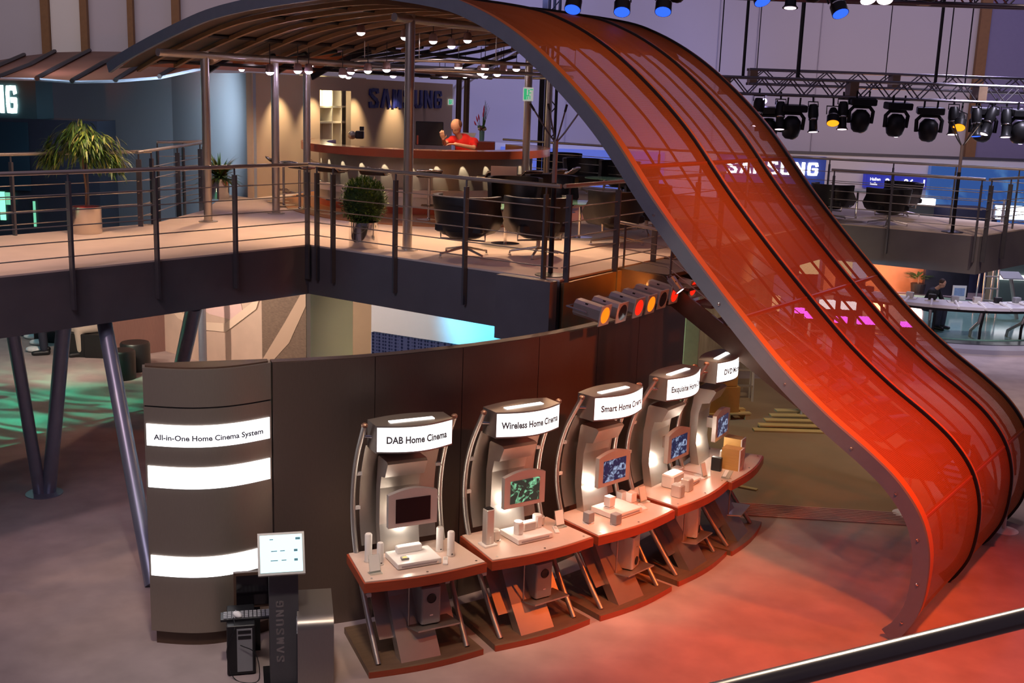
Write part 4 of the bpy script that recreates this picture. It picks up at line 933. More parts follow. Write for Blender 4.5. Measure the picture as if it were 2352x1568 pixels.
for k in range(10):
    a = k * .63; MB().ell((.05 * math.cos(a), .05 * math.sin(a), .24 + .02 * (k % 3)), (.045, .04, .035), n=8, m=6).build('flower_head', (mat('cream_flower', (.55, .5, .25), .7), mat('dark_flower', (.16, .05, .05), .7), leafB)[k % 3], vs, smooth=60)
for k, (dx, dz) in enumerate(((-.12, .50), (-.16, .40), (-.08, .54), (.02, .62), (.03, .72))):
    MB().tube([(0, 0, .1), (dx * .5, 0, .30), (dx * .8, 0, dz * .8)], .005, 5).build('stem', leafB, vs)
    MB().tube([(dx * .8, 0, dz * .78), (dx * .9, 0, dz * .88), (dx * 1.05, 0, dz)], [.012, .016, .003], 7).build('red_bloom', mat('heliconia', (.62, .02, .06), .5), vs)
for k in range(9): MB().tube([(0, 0, .1), (.02 + .006 * k, .0, .4), (.05 + .014 * k * (1 if k % 2 else .3), 0, .82 - .02 * k)], [.005, .004, .002], 4).build('grass_blade', leafB, vs)
MB().box((vs.location.x - BC.x, vs.location.y - BC.y, .535), (.55, .5, 1.07), bev=.02).build('back_counter', redwood, bar)
cm = at(815, 320, 4.09); cf = thing('coffee_machine', 'small dark and steel coffee maker near the left end of the bar', 'machine', (cm.x - .0, cm.y + .25, ZB)); MB().ell((-.09, 0, .07), (.09, .09, .08)).build('kettle', steel, cf, smooth=60); MB().box((.06, 0, .08), (.16, .14, .15), bev=.03).build('body', black, cf); MB().box((.10, 0, .20), (.08, .08, .08), bev=.01).build('hopper', black, cf)

# ------------------------------------------------------------------ armchairs and tables
def armchair(nm='armchair'):
    t = thing(nm, 'x', 'armchair', (0, 0, ZD)); n = 16
    prof = []
    for k in range(n + 1):
        a = PI * (.0 + 1.0 * k / n); prof.append((math.cos(a), math.sin(a)))
    def shell(z, r, dy=0, bulge=1.0): return [Vector((c * r, dy + s_ * r * .85 * bulge, z)) for c, s_ in prof]
    lv = [(.30, .24, .06), (.36, .30, .03), (.48, .345, .0), (.66, .365, .0), (.80, .375, .015), (.82, .37, .015)]
    rr = []
    for z, r, dy in lv: rr.append(shell(z, r, dy) + [Vector((-r + .0, -.26 if z < .62 else -.1, z)), Vector((-r + .055, -.26 if z < .62 else -.1, z))] + [Vector((p.x * (r - .06) / r, dy + (p.y - dy) * (r - .06) / r, z)) for p in shell(z, r, dy)[::-1]] + [Vector((r - .055, -.26 if z < .62 else -.1, z)), Vector((r, -.26 if z < .62 else -.1, z))])
    MB().rings(rr).build('backrest', leather, t, smooth=50)
    MB().box((0, -.02, .40), (.56, .52, .12), bev=.04).build('seat', leather, t)
    MB().lathe([(.001, .25), (.17, .26), (.24, .31), (.26, .36)], (0, .04, 0), 16).build('seat_underside', leather, t, smooth=50)
    MB().tube([(-.26, .08, .34), (-.26, .08, .235), (.26, .08, .235), (.26, .08, .34)], .013, 6).build('seat_bracket', steel, t); MB().cyl((0, .04, .10), (0, .04, .27), .024, n=12).build('stem', steel, t)
    for k in range(4):
        a = PI / 4 + k * PI / 2 + .25; p = Vector((.32 * math.cos(a), .04 + .32 * math.sin(a), .06))
        lg = MB().tube([Vector((0, .04, .13)), p, p + Vector((0, 0, -.035))], [.019, .014, .012], 8).build('leg', steel, t); MB().cyl((p.x, p.y, 0), (p.x, p.y, .012), .022, n=10).build('glide', chrome, lg)
    return t
def facing(x, y, tx_, ty_): return math.atan2(ty_ - y, tx_ - x) + PI / 2
T1 = at(1160, 560, 3); T2 = at(1330, 545, 3); T3 = at(1385, 470, 3); T4 = at(1965, 500, 3); T5 = at(1090, 480, 3)
chs = [(1068, 588, T1, 'black leather armchair nearest the front railing, left of the coat stand'), (1232, 588, T1, 'black leather armchair right behind the railing corner by the coat stand'), (1412, 562, T2, 'black armchair at the right railing, second from the corner'), (1478, 540, T2, 'black armchair partly hidden by the mesh canopy edge'),
       (1180, 520, T1, 'black armchair turned sideways behind the near round table'), (1118, 470, T5, 'black armchair half hidden behind the near armchairs, by the bar'), (1262, 512, T2, 'dark armchair behind the coat stand pole'),
       (1335, 448, T3, 'black armchair at the back railing right of the bar stools'), (1420, 455, T3, 'black armchair at the back, beside the canopy edge'), (1290, 428, T3, 'black armchair farthest back against the blue screen'), (1468, 470, T3, 'black armchair seen through the canopy mesh near its edge'),
       (1905, 505, T4, 'black armchair on the right wing partly hidden by the canopy'), (2035, 517, T4, 'large black armchair on the right wing behind the railing'), (2068, 497, T4, 'black armchair behind the large one on the right wing')]
ch0 = None
for u, v, T, lab in chs:
    p = at(u, v, 3); rz = facing(p.x, p.y, T.x, T.y)
    if ch0 is None: ch0 = armchair(); ch0.scale = (1.16, 1.1, .94); ch0.location = p; ch0.rotation_euler = (0, 0, rz); ch0['label'] = lab; ch0['group'] = 'black armchairs in the lounge'
    else:
        c_ = copytree(ch0, p, rz, lab)
        if u > 1600: c_.scale = (1.05, 1.0, .80)
def table(T, r, h, lab, m_=None):
    t = thing('round_table', lab, 'table', (T.x, T.y, ZD)); MB().lathe([(.001, h - .012), (r, h - .012), (r, h), (.001, h)], n=32).build('table_top', m_ or glassG, t, smooth=30)
    MB().cyl((0, 0, .02), (0, 0, h - .012), .022, n=12).build('column', chrome, t, smooth=40); MB().lathe([(r * .55, 0), (r * .55, .012), (.04, .022)], n=24).build('base', chrome, t, smooth=40)
    return t
table(T1, .36, .52, 'low glass table with brochures between the two nearest armchairs'); table(T2, .36, .52, 'low glass table by the right railing among armchairs')
table(T3, .38, .52, 'glass table at the back among the armchairs'); table(T4, .36, .52, 'glass table between the armchairs of the right wing')
table(T5, .50, .70, 'thin round dark table top beside the bar', mat('thin_table', (.30, .20, .15), .4))
for k, (dx, dy, c_) in enumerate(((-.14, 0, 'orange brochure stack on the near glass table'), (.10, .02, 'pale blue and white brochure stack on the near glass table'))):
    tag(MB().box((T1.x + dx, T1.y + dy, ZD + .52 + .02), (.14, .19, .04)).build('brochure_stack', mat('brochure%d' % k, ((.75, .4, .2), (.6, .75, .8))[k], .6)), c_, 'brochures')
pw = at(1153, 515, 3); tag(MB().box((pw.x, pw.y + .3, ZD + .45), (.42, .03, .90)).build('white_board', mat('pale_board', (.66, .50, .42), .6)), 'pale upright board between the bar and the near round table', 'board')
def coatstand(p, h, lab):
    t = thing('coat_stand', lab, 'coat stand', (p.x, p.y, ZD)); MB().cyl((0, 0, .02), (0, 0, h * .55), .030, n=12).build('pole', blackm, t, smooth=40); MB().cyl((0, 0, h * .55), (0, 0, h * .80), .028, n=12).build('upper_pole', mat('rose_steel', (.42, .33, .32), .35, .7), t, smooth=40)
    MB().lathe([(.18, 0), (.18, .01), (.03, .03)], n=20).build('base', blackm, t, smooth=40)
    for k in range(4):
        a = .3 + k * PI / 2; d_ = Vector((math.cos(a), math.sin(a) * .9, 0)); ar = MB().tube([Vector((0, 0, h * .78)), d_ * .10 + Vector((0, 0, h * .84)), d_ * .32 + Vector((0, 0, h))], .010, 6).build('arm', post_m, t); MB().cyl(d_ * .27 + Vector((0, 0, h * .963)), d_ * .32 + Vector((0, 0, h)), .014, n=8).build('tip', black, ar)
coatstand(at(1264, 632, 3), 1.93, 'tall coat stand at the near railing corner of the lounge'); coatstand(at(2187, 533, 3), 1.84, 'tall coat stand at the end of the right wing')

# ------------------------------------------------------------------ plants
def leafmb(mb, base, d, L_, w, up=Vector((0, 0, 1)), droop=.0, seg=3):
    d = Vector(d).normalized(); x = d.cross(up); x = x.normalized() if x.length > 1e-3 else Vector((1, 0, 0)); p = Vector(base); n0 = len(mb.v); vs = []; fs = []
    for k in range(seg + 1):
        t = k / seg; ww = w * math.sin(PI * min(.97, t * .9 + .08)) / 2; vs += [p - x * ww, p + x * ww]; d = (d + Vector((0, 0, -droop))).normalized(); p = p + d * L_ / seg
    for k in range(seg): a = 2 * k; fs.append((a, a + 1, a + 3, a + 2))
    mb.add(vs, fs)
def planter(t, r, h, m_=None):
    MB().lathe([(r * .97, 0), (r, .01), (r, h), (r * .93, h), (r * .93, h - .04), (.001, h - .04)], n=28).build('planter', m_ or chrome, t, smooth=40)
p = at(200, 535, 3); fig = thing('weeping_fig', 'potted weeping fig with long drooping leaves in a steel planter on the walkway', 'plant', (p.x, p.y, ZD))
planter(fig, .20, .36, mat('satin_planter', (.72, .64, .56), .22, .95, noise=.05)); MB().lathe([(.001, .33), (.17, .34), (.001, .36)], n=16).build('soil', mat('red_mulch', (.45, .03, .02), .9, noise=.4, nscale=40), fig)
MB().tube([(0, 0, .30), (.015, 0, .6), (-.01, 0, .85), (-.01, 0, 1.15)], .014, 7).build('trunk', bark, fig)
r2 = random.Random(3)
clumps = [(-.28, 0, 1.18, .20), (.30, .05, 1.14, .22), (.0, -.1, 1.36, .20), (-.14, .2, 1.28, .2), (.18, -.16, 1.24, .2), (.40, 0, .98, .14), (-.38, -.05, 1.02, .14), (.05, .1, 1.05, .25)]
for gi, (m_, cnt) in enumerate(((leafA, 420), (leafB, 520), (mat('leaf_yellow', (.42, .42, .12), .5, noise=.3, nscale=30), 110))):
    mb = MB()
    for k in range(cnt):
        cx_, cy_, cz_, cr2 = clumps[r2.randrange(8)]; v_ = Vector((r2.gauss(0, 1), r2.gauss(0, 1), r2.gauss(0, .8))).normalized() * cr2 * r2.uniform(.5, 1)
        b = Vector((cx_, cy_, cz_)) + v_; o2 = Vector((b.x, b.y, 0)).normalized(); leafmb(mb, b, (o2.x * .7 + r2.uniform(-.5, .5), o2.y * .7 + r2.uniform(-.5, .5), r2.uniform(-.8, .35)), r2.uniform(.14, .26), .026, droop=.38)
    mb.build('foliage', m_, fig)['kind'] = 'stuff'
p = at(835, 568, 3); ball = thing('ball_shrub', 'round clipped boxwood ball in a shiny cylinder planter behind the railing', 'plant', (p.x, p.y, ZD)); planter(ball, .19, .34)
MB().ell((0, 0, .60), (.27, .27, .27), n=20, m=14).build('crown_core', mat('crown_core', (.02, .05, .01), .9, noise=.4, nscale=20), ball)
for m_, cnt in ((leafA, 700), (leafB, 1500)):
    mb = MB()
    for k in range(cnt):
        v_ = Vector((r2.gauss(0, 1), r2.gauss(0, 1), r2.gauss(0, 1))).normalized(); b = Vector((0, 0, .60)) + v_ * r2.uniform(.24, .31); leafmb(mb, b, v_ + Vector((r2.uniform(-.8, .8), r2.uniform(-.8, .8), r2.uniform(-.2, .9))), .05, .022, seg=2)
    mb.build('foliage', m_, ball)['kind'] = 'stuff'
p = at(505, 456, 3); fern = thing('potted_fern', 'bushy fern in a chrome pot in front of the blue-grey wall', 'plant', (p.x, p.y, ZD)); planter(fern, .17, .36)
for m_, cnt in ((leafB, 190), (mat('leaf_bronze', (.20, .13, .03), .6, noise=.4, nscale=20), 70)):
    mb = MB()
    for k in range(cnt):
        a = r2.uniform(0, 2 * PI); el = r2.uniform(.1, 1.3); leafmb(mb, (0, 0, .36), (math.cos(a) * math.cos(el), math.sin(a) * math.cos(el), math.sin(el)), r2.uniform(.34, .58), .035, droop=.20, seg=4)
    mb.build('frond', m_, fern)['kind'] = 'stuff'

# ------------------------------------------------------------------ ring truss and lamps over the bar
RC = at(1000, 165, 5.62); rg = thing('lighting_ring', 'large steel lighting ring hanging over the bar', 'lighting ring', (-1.0, 20.4, 5.5))
for rz_, z in ((1.95, 5.50), (1.90, 5.36)):
    MB().tube([(rz_ * math.cos(k * PI / 20), rz_ * math.sin(k * PI / 20) * 1.25, z - 5.5) for k in range(41)], .028, 8).build('ring_tube', aluL, rg, smooth=60)
for k in range(10):
    a = k * PI / 5; MB().cyl((1.93 * math.cos(a), 1.93 * math.sin(a) * 1.25, .0), (1.93 * math.cos(a), 1.93 * math.sin(a) * 1.25, .40), .008, n=6).build('hanger', steel, rg)
def halogen(hh=.13, glow=lampw):
    t = thing('halogen_spotlight', 'x', 'lamp', (0, 0, 0)); MB().cyl((0, 0, .0), (0, 0, .25), .005, n=6).build('rod', black, t)
    MB().lathe([(.028, 0), (.045, -.02), (.055, -.10), (.05, -.10), (.02, -.02)], n=14).build('shade', mat('lamp_shade', (.45, .30, .30), .35, .6), t, smooth=40); MB().ell((0, 0, -.095), (.048, .048, .040), n=14, m=8).build('bulb', glow, t); t.scale = (1.3, 1.3, 1.2); return t
lamps = [(490, 122, 18.0, 'hanging'), (595, 128, 19.0, ''), (663, 140, 20, ''), (712, 148, 21, ''), (620, 163, 17.6, 'v'), (684, 160, 18.2, 'v'), (709, 161, 18.4, 'v'), (555, 157, 23, ''), (755, 152, 22, ''), (829, 72, 17.2, ''), (930, 83, 17.5, ''), (995, 92, 18.0, ''), (1037, 103, 18.5, ''), (1074, 90, 18, ''), (1186, 156, 20, ''),
         (787, 170, 19.2, ''), (806, 163, 19.8, ''), (845, 160, 18.4, ''), (888, 157, 18.2, ''), (903, 172, 23, ''), (1022, 172, 22.8, 'v'), (1053, 152, 18.6, ''), (1068, 172, 23, ''), (1104, 165, 19.0, ''), (1113, 172, 22, ''), (1142, 168, 20.5, ''), (1156, 160, 20, ''), (800, 174, 22.5, ''), (1114, 154, 18.5, '')]
desc = ['over the column left of the fern', 'between the first and second steel columns', 'just right of the second steel column', 'beside the third steel column', 'glowing violet left of the second column', 'glowing bright violet, left of a twin, by the third column', 'brightest violet one, beside the third column', 'small one far back over the beige wall corner', 'small one right of the violet pair', 'leftmost of the row of five high under the roof', 'second of the high row, left of the tall column', 'third of the high row, right of the tall column', 'lowest of the high row of five', 'rightmost of the high row, with an orange shade', 'dark one beside the column with the exit sign',
        'leftmost on the ring', 'second from the left on the ring', 'on the ring above the first letters', 'on the ring front left of the tall column', 'at the back of the ring by the letters', 'violet one at the back right of the ring', 'on the ring front, right of the tall column', 'small back right one on the ring', 'on the right of the ring above the flowers', 'lower right one at the back of the ring', 'second from the right on the ring', 'rightmost on the ring', 'low back left one on the ring', 'upper right one on the ring front']
lz = {}; proto = {}
for (u, v, y_, fl), ds in zip(lamps, desc):
    p = aty(u, v, y_); key = 'v' if fl == 'v' else 'w'; lab = 'small halogen spotlight ' + ds; p = p + Vector((0, 0, .1))
    if key not in proto:
        proto[key] = halogen(glow=lampv if key == 'v' else lampw); l_ = proto[key]; l_.location = p; l_['label'] = lab; l_['group'] = 'small halogen lamps under the roof'
    else: copytree(proto[key], p, None, lab)
for (x, y_, tx_, ty_, W) in ((-4.6, 18, -5.2, 16, 190), (-3.4, 16.0, -3.6, 16.0, 200), (-2.0, 16.5, -2.2, 15.8, 230), (-.6, 16.0, -.6, 15, 230), (.6, 16.5, .3, 15.2, 200), (-5.2, 14.4, -5.6, 14.2, 170), (-1.5, 20.0, -1.6, 18.8, 150), (.9, 19, .9, 20.5, 150), (1.0, 15.5, .9, 14.6, 130), (-4.2, 19.5, -4.6, 20.4, 150), (-6.4, 11.5, -6.4, 12.2, 120)):
    spot((x, y_, 5.35), (tx_, ty_, 3.0), W * .80, WARM, 96, .9, .05)
for tt in (.9, 2.2, 4.0, 6.0): 
    q = wpt(tt, .55, 5.1); spot(q, wpt(tt, 0, 4.0), 75, (1, .72, .42), 80, .8, .03)
spot((-1.3, 18.9, 5.3), (P0.x, P0.y, 4.2), 60, (1, .62, .35), 40, .7, .04)

# ================================================================== HALL RIG
trussm = mat('truss_metal', (.20, .18, .21), .35, .8, noise=.1)
def truss(nm, lab, x0, x1, y, z, sz, step):
    t = thing(nm, lab, 'truss', ((x0 + x1) / 2, y, z))
    for a, b in ((0, 0), (0, sz), (sz, 0), (sz, sz)): MB().cyl((x0, y + a, z + b), (x1, y + a, z + b), .028, n=8).build('chord', trussm, t, True)
    n = int((x1 - x0) / step)
    for f_ in (0, sz):
        mb = MB()
        pts = [Vector((x0 + k * step, y + f_, z + (sz if k % 2 else 0))) for k in range(n + 1)]
        for a, b in zip(pts[:-1], pts[1:]): mb.cyl(a, b, .013, n=5)
        mb.build('bracing', trussm, t, True)
    for k in range(0, n, 9): MB().box((x0 + k * step + .1, y + sz / 2, z + sz / 2), (.16, sz + .04, sz + .04)).build('coupler', mat('coupler', (.28, .18, .12), .5, .4, noise=.2), t, True)
    return t
xa = aty(1640, 190, 22).x
tA = truss('truss', 'lower lighting truss carrying the row of hanging stage lamps at right', aty(1655, 200, 22).x, 14, 22, aty(2000, 220, 22).z - .04, .30, .27)
tB = truss('truss', 'upper lighting truss just behind the lower one', aty(1720, 185, 25).x, 16, 25, aty(2000, 195, 25).z - .06, .30, .34)
tC = truss('truss', 'high lighting truss along the top edge carrying blue lensed lamps', -1, 12, 16.3, aty(1500, -20, 16).z, .26, .24)
mast = thing('lattice_mast', 'thin dark lattice mast standing behind the lounge', 'mast', (aty(1262, 320, 27).x, 27, 0)); mx_ = ORG[mast.name].x
for a, b in ((-.12, 0), (.12, 0), (0, .2)): MB().cyl((a, b, 0), (a, b, 10.5), .035, n=8).build('chord', blackm, mast)
mb = MB()
for k in range(34):
    z = k * .3; s_ = 1 if k % 2 else -1; mb.cyl((-.12 * s_, 0, z), (.12 * s_, 0, z + .3), .014, n=5)
mb.build('bracing', blackm, mast)
MB().box((-.22, .1, 5), (.12, .12, 10)).build('cable_duct', blackm, mast)
for k, (u, v1, r_, y_) in enumerate(((1652, 165, .012, 22.1), (1706, 180, .03, 22.1), (1738, 165, .010, 25.1), (1832, 178, .04, 22.2), (2033, 185, .010, 25.1), (2148, 190, .03, 22.1), (2172, 190, .012, 22.2), (2216, 195, .014, 25.1))):
    p = aty(u, v1, y_); tag(MB().cyl(p, (p.x, p.y, 12), r_, n=6).build('hanging_cable', rope), ['thin', 'thick black', 'very thin', 'thickest dark', 'faint', 'heavy', 'slim', 'rightmost slim'][k] + ' suspension cable holding the right truss, number %s from the left' % ['one', 'two', 'three', 'four', 'five', 'six', 'seven', 'eight'][k], 'cable')
def prof_spot(gl):
    t = thing('stage_spotlight', 'x', 'stage lamp', (0, 0, 0)); MB().tube([(-.10, 0, .0), (-.10, 0, .10), (.10, 0, .10), (.10, 0, 0)], .012, 6).build('yoke', blackm, t); MB().cyl((0, 0, .10), (0, 0, .24), .018, n=8).build('clamp', blackm, t)
    MB().lathe([(.001, .06), (.07, .05), (.095, -.02), (.10, -.16), (.085, -.22), (.075, -.24), (.08, -.42), (.095, -.45), (.11, -.46), (.11, -.47), (.001, -.455)], n=18).build('barrel', blackm, t, smooth=40)
    MB().lathe([(.088, -.215), (.094, -.23), (.088, -.245)], n=18).build('shutter_ring', chrome, t); MB().lathe([(.001, -.472), (.085, -.472), (.001, -.476)], n=16).build('lens', gl, t); return t
def moving_head(gl):
    t = thing('moving_head_lamp', 'x', 'stage lamp', (0, 0, 0)); MB().box((0, 0, .02), (.50, .26, .13), bev=.03).build('base_box', blackm, t)
    for sx in (-1, 1): MB().cyl((sx * .12, 0, .08), (sx * .12, 0, .22), .018, n=8).build('clamp', blackm, t)
    MB().tube([(-.22, 0, -.38), (-.23, 0, -.16), (-.15, 0, -.07), (.15, 0, -.07), (.23, 0, -.16), (.22, 0, -.38)], .038, 8).build('yoke', blackm, t, smooth=60)
    MB().lathe([(.001, -.12), (.09, -.13), (.17, -.22), (.185, -.36), (.15, -.50), (.10, -.55), (.001, -.56)], n=20).build('head', blackm, t, smooth=50); MB().ell((.02, -.05, -.545), (.05, .04, .02), n=10, m=6).build('lens', gl, t); return t
def par_can(gl):
    t = thing('par_can', 'x', 'stage lamp', (0, 0, 0)); MB().tube([(-.12, 0, -.12), (-.12, 0, .06), (.12, 0, .06), (.12, 0, -.12)], .012, 6).build('yoke', blackm, t); MB().cyl((0, 0, .06), (0, 0, .26), .018, n=8).build('clamp', blackm, t)
    MB().lathe([(.001, .02), (.06, .0), (.085, -.06), (.09, -.16), (.115, -.18), (.12, -.32), (.001, -.26)], n=18).build('can', blackm, t, smooth=40); MB().lathe([(.092, -.155), (.118, -.165), (.118, -.18)], n=18).build('reflector_ring', chrome, t); MB().lathe([(.001, -.318), (.112, -.322), (.001, -.326)], n=16).build('lens', gl, t); return t
unlit = mat('dark_lens', (.03, .03, .05), .1); glowP = emis('lens_pink', (1, .75, .85), 3.0); glowV = emis('lens_violet', (.55, .45, 1), 9)
rows_ = [('s', 1743, 232, 22, glowP, 0), ('m', 1768, 256, 22.15, glowA, 0), ('s', 1793, 240, 22, glowP, 0), ('m', 1822, 251, 22, unlit, 0), ('s', 1868, 246, 22, glowP, 0), ('p', 1914, 250, 22, glowA, 0), ('s', 1937, 240, 22, glowP, 0), ('m', 1981, 236, 22, unlit, 0), ('m', 2063, 246, 22, glowP, 0), ('m', 2137, 257, 22, unlit, 0), ('s', 2191, 252, 22, glowP, 0), ('p', 2208, 262, 22, glowA, 20), ('s', 2243, 256, 22, glowB, 0), ('m', 2262, 258, 22.15, unlit, 0), ('s', 2280, 254, 22, glowP, 18), ('s', 2312, 258, 22, glowP, 0), ('m', 2350, 262, 22, glowV, 0)]
trow = [('p', 1323, -20, 16, glowB, 0), ('m', 1349, -55, 16.3, unlit, 0), ('m', 1378, -58, 16, glowB, 0), ('p', 1431, -14, 16, glowB, 8), ('m', 1470, -68, 16, unlit, 0), ('p', 1527, -15, 16, glowB, 0), ('m', 1556, -46, 16.4, unlit, 0), ('m', 1632, -68, 16, unlit, 0), ('p', 1738, -38, 16, glowB, -8), ('s', 1821, -58, 16, glowP, 0), ('m', 1871, -48, 16, unlit, 0), ('p', 1917, -10, 16, glowB, -12), ('p', 1986, -42, 16.2, glowP, 0), ('p', 2035, -42, 16.2, glowP, 0), ('m', 2141, -50, 16, unlit, 0), ('m', 2222, -58, 16, unlit, 0)]
ordn = ['first', 'second', 'third', 'fourth', 'fifth', 'sixth', 'seventh', 'eighth', 'ninth', 'tenth', 'eleventh', 'twelfth', 'thirteenth', 'fourteenth', 'fifteenth', 'sixteenth', 'seventeenth']
kn = {'s': 'slim stage spotlight', 'm': 'bulky moving lamp', 'p': 'small can lamp'}
gn = {glowP.name: 'with pink-white lens', glowA.name: 'with amber glow', unlit.name: 'unlit', glowB.name: 'with blue lens', glowV.name: 'with violet glow'}
pr = {}
for rws, where, grp in ((rows_, 'on the right truss', 'stage lamps on the lower right truss'), (trow, 'along the top edge', 'stage lamps along the top edge')):
    for k, (ty_, u, v, y_, g_, tilt) in enumerate(rws):
        key = (ty_, g_.name); p = aty(u, v, y_); lab = '%s %s, %s from the left %s' % (kn[ty_], gn[g_.name], ordn[k], where)
        if key not in pr:
            o_ = {'s': prof_spot, 'm': moving_head, 'p': par_can}[ty_](g_); pr[key] = o_; o_.location = p; o_['label'] = lab
        else: o_ = copytree(pr[key], p, None, lab)
        top_ = rws is trow
        if top_: o_.scale = (.72,) * 3 if ty_ == 'm' else (.95,) * 3; o_.location.z += .10 if ty_ == 'm' else 0
        o_.rotation_euler = (R({'s': -10, 'm': 6, 'p': -34}[ty_]), R(tilt), R((k * 37) % 30 - 15)); o_['group'] = grp
for u, v in ((1756, 232), (2346, 255)): 
    p = aty(u, v, 22.4); tag(MB().ell(p, (.05, .05, .05), n=12, m=8).build('bare_lamp', glowV), 'small glaring violet lamp on the truss at ' + ('its left part' if u < 2000 else 'the right picture edge'), 'lamp')

# floodlights on the bronze wall
tinm = mat('tin_housing', (.45, .42, .42), .4, .7, noise=.15)
def flood(p, gl, lab, d=Vector((.80, -.52, -.16))):
    t = thing('floodlight', lab, 'floodlight', p); d = d.normalized(); q = d.to_track_quat('Z', 'Y').to_matrix().to_4x4()
    hb = MB(); hb.rings([[Vector((a * .085, b * .085 + .0, z)) for a, b in ((-1, -.6), (-.6, -1), (.6, -1), (1, -.6), (1, .6), (.6, 1), (-.6, 1), (-1, .6))] for z in (-.34, -.30, -.02)], q).build('housing', tinm, t)
    MB().box((0, 0, 0), (.22, .22, .012), M=q).build('gel_frame', silver, t); MB().lathe([(.001, .010), (.088, .007), (.088, .002)], n=20, M=q).build('gel', gl, t)
    MB().tube([q @ Vector((-.12, 0, -.16)), q @ Vector((-.12, .0, -.40)), q @ Vector((.12, 0, -.40)), q @ Vector((.12, 0, -.16))], .010, 5).build('yoke', bluesteel, t)
    MB().box((0, .06, -.20), (.14, .04, .03), M=q).build('vent', blackm, t); return t
for u, v, g_, lab in ((1389, 724, glowO, 'nearest floodlight in the row, with an orange gel'), (1429, 717, unlit, 'second floodlight in the row, with a dark blue unlit gel'), (1467, 706, glowR, 'third floodlight in the row, with a bright red gel'), (1495, 698, glowO, 'fourth floodlight in the row, with an orange-red gel'), (1522, 687, unlit, 'fifth floodlight in the row, unlit and seen from the side'), (1549, 676, glowR, 'sixth floodlight in the row, with a red gel'), (1592, 662, glowR, 'farthest floodlight, red, just beside the canopy rib')):
    flood(at(u, v, 2.80), g_, lab)
flood(at(1562, 668, 2.86), glowP, 'small grey spotlight with a white beam before the farthest floodlight', Vector((.6, -.35, -.75))).scale = (.55,) * 3
for (u, v) in ((1389, 724), (1467, 706), (1549, 676)):
    p = at(u, v, 2.85) + Vector((.05, -.03, .03)); spot(p, (4.0, 10.4, 1.2), 7, (1, .14, .02), 70, .8, .06)
p = at(1450, 670, 2.75); spot(p + Vector((.1, -.3, .15)), SW(4.3, 2.0, 2.7), 30, (1, .35, .06), 80, 1, .1)

# ================================================================== UNDER THE DECK
def vwall(a, b, z0, z1, m_, nm, t=.08, lab=None, cat=None):
    a = Vector((a[0], a[1], 0)); b = Vector((b[0], b[1], 0)); d = (b - a).normalized(); n = Vector((-d.y, d.x, 0)) * t
    if n.y < 0: n = -n
    q = [a, b, b + n, a + n]; o_ = poly(q, z0, z1).build(nm, m_)
    return tag(o_, lab, cat) if lab else struct(o_)
c0 = at(380, 806, 0); c1 = at(262, 824, 0); vwall(c1, c0, 0, 2.34, mat('under_wall', (.24, .13, .11), .6, noise=.12, stretch=(6, 6, 1)), 'wall_underdeck')
pd = Vector((.76, -.65, 0)); pe_ = c0 + pd * 4.25
pw_ = thing('poster_wall', 'large picture wall with pink cushions and a dark brick pattern under the deck', 'poster wall', (c0.x, c0.y, 0))
def pq(t, z, off=0): q = c0 + pd * t + Vector((-.65, -.76, 0)) * off; return Vector((q.x, q.y, z))
def pstrip(pts, m_, nm, off=.012): MB().add([pq(t, z, off) for t, z in pts] + [pq(t, z, off - .01) for t, z in pts], [tuple(range(len(pts))), tuple(reversed(range(len(pts), 2 * len(pts))))] + [(i, (i + 1) % len(pts), (i + 1) % len(pts) + len(pts), i + len(pts)) for i in range(len(pts))]).build(nm, m_, pw_, True)
MB().prism([pq(0, 0), pq(4.25, 0), pq(4.25, 0, -.08), pq(0, 0, -.08)], 0, 2.34).build('panel', mat('poster_beige', (.55, .42, .34), .6, noise=.15, nscale=3), pw_, True)
for z0, c_, nm in ((.0, (.30, .25, .22), 'print'),):
    brick = mat('poster_brick', (.17, .12, .09), .7, noise=.5, nscale=14, stretch=(1, 1, 5))
    pstrip([(3.05, 0), (4.25, 0), (4.25, 2.33), (3.05, 2.33)], brick, 'brick_print')
    pstrip([(2.95, .25), (3.05, .15), (3.8, .8), (4.25, 1.5), (4.25, 1.85), (3.7, 1.15)], mat('poster_band', (.50, .37, .28), .6), 'light_band', .02)
    pink = mat('poster_pink', (.70, .50, .48), .6, noise=.12, nscale=3)
    pstrip([(.55, 1.35), (.75, 1.15), (1.5, .95), (2.3, .95), (2.5, 1.15), (2.4, 1.45), (1.6, 1.42), (.7, 1.55)], pink, 'cushion_print'); pstrip([(.7, 1.60), (1.5, 1.48), (2.35, 1.50), (2.4, 2.1), (1.5, 2.3), (.8, 2.3)], mat('poster_pink_dark', (.52, .34, .34), .6, noise=.12), 'cushion_print')
    pstrip([(0, 1.0), (.5, .72), (1.2, .62), (2.0, .70), (2.9, 1.25), (3.0, 1.45), (2.9, 1.42), (2.0, .86), (1.2, .76), (.5, .86), (0, 1.18)], mat('poster_cream', (.72, .58, .46), .6), 'curve_print', .024)
vwall(pe_, (-2.72, 19.5), 0, 2.34, mat('room_cream', (.72, .72, .52), .8), 'wall_underdeck')
vwall((-4.4, 21.2), (-2.2, 21.2), 0, 2.34, MATS['room_cream'], 'wall_underdeck'); point((-3.0, 19.8, 2.1), 170, (1, .95, .62), .1)
tag(poly([(-4.2, 21), (-4.0, 18.0), (-2.4, 17.9), (-2.0, 21)], .004, .012).build('floor_mat', mat('pale_floor', (.55, .56, .5), .6)), 'pale floor of the lit glass room under the deck', 'floor covering')
vwall((-2.62, 18.2), (-2.30, 18.1), 0, 2.34, mat('brown_pillar', (.38, .26, .16), .7, noise=.05), 'wall_underdeck', .3)
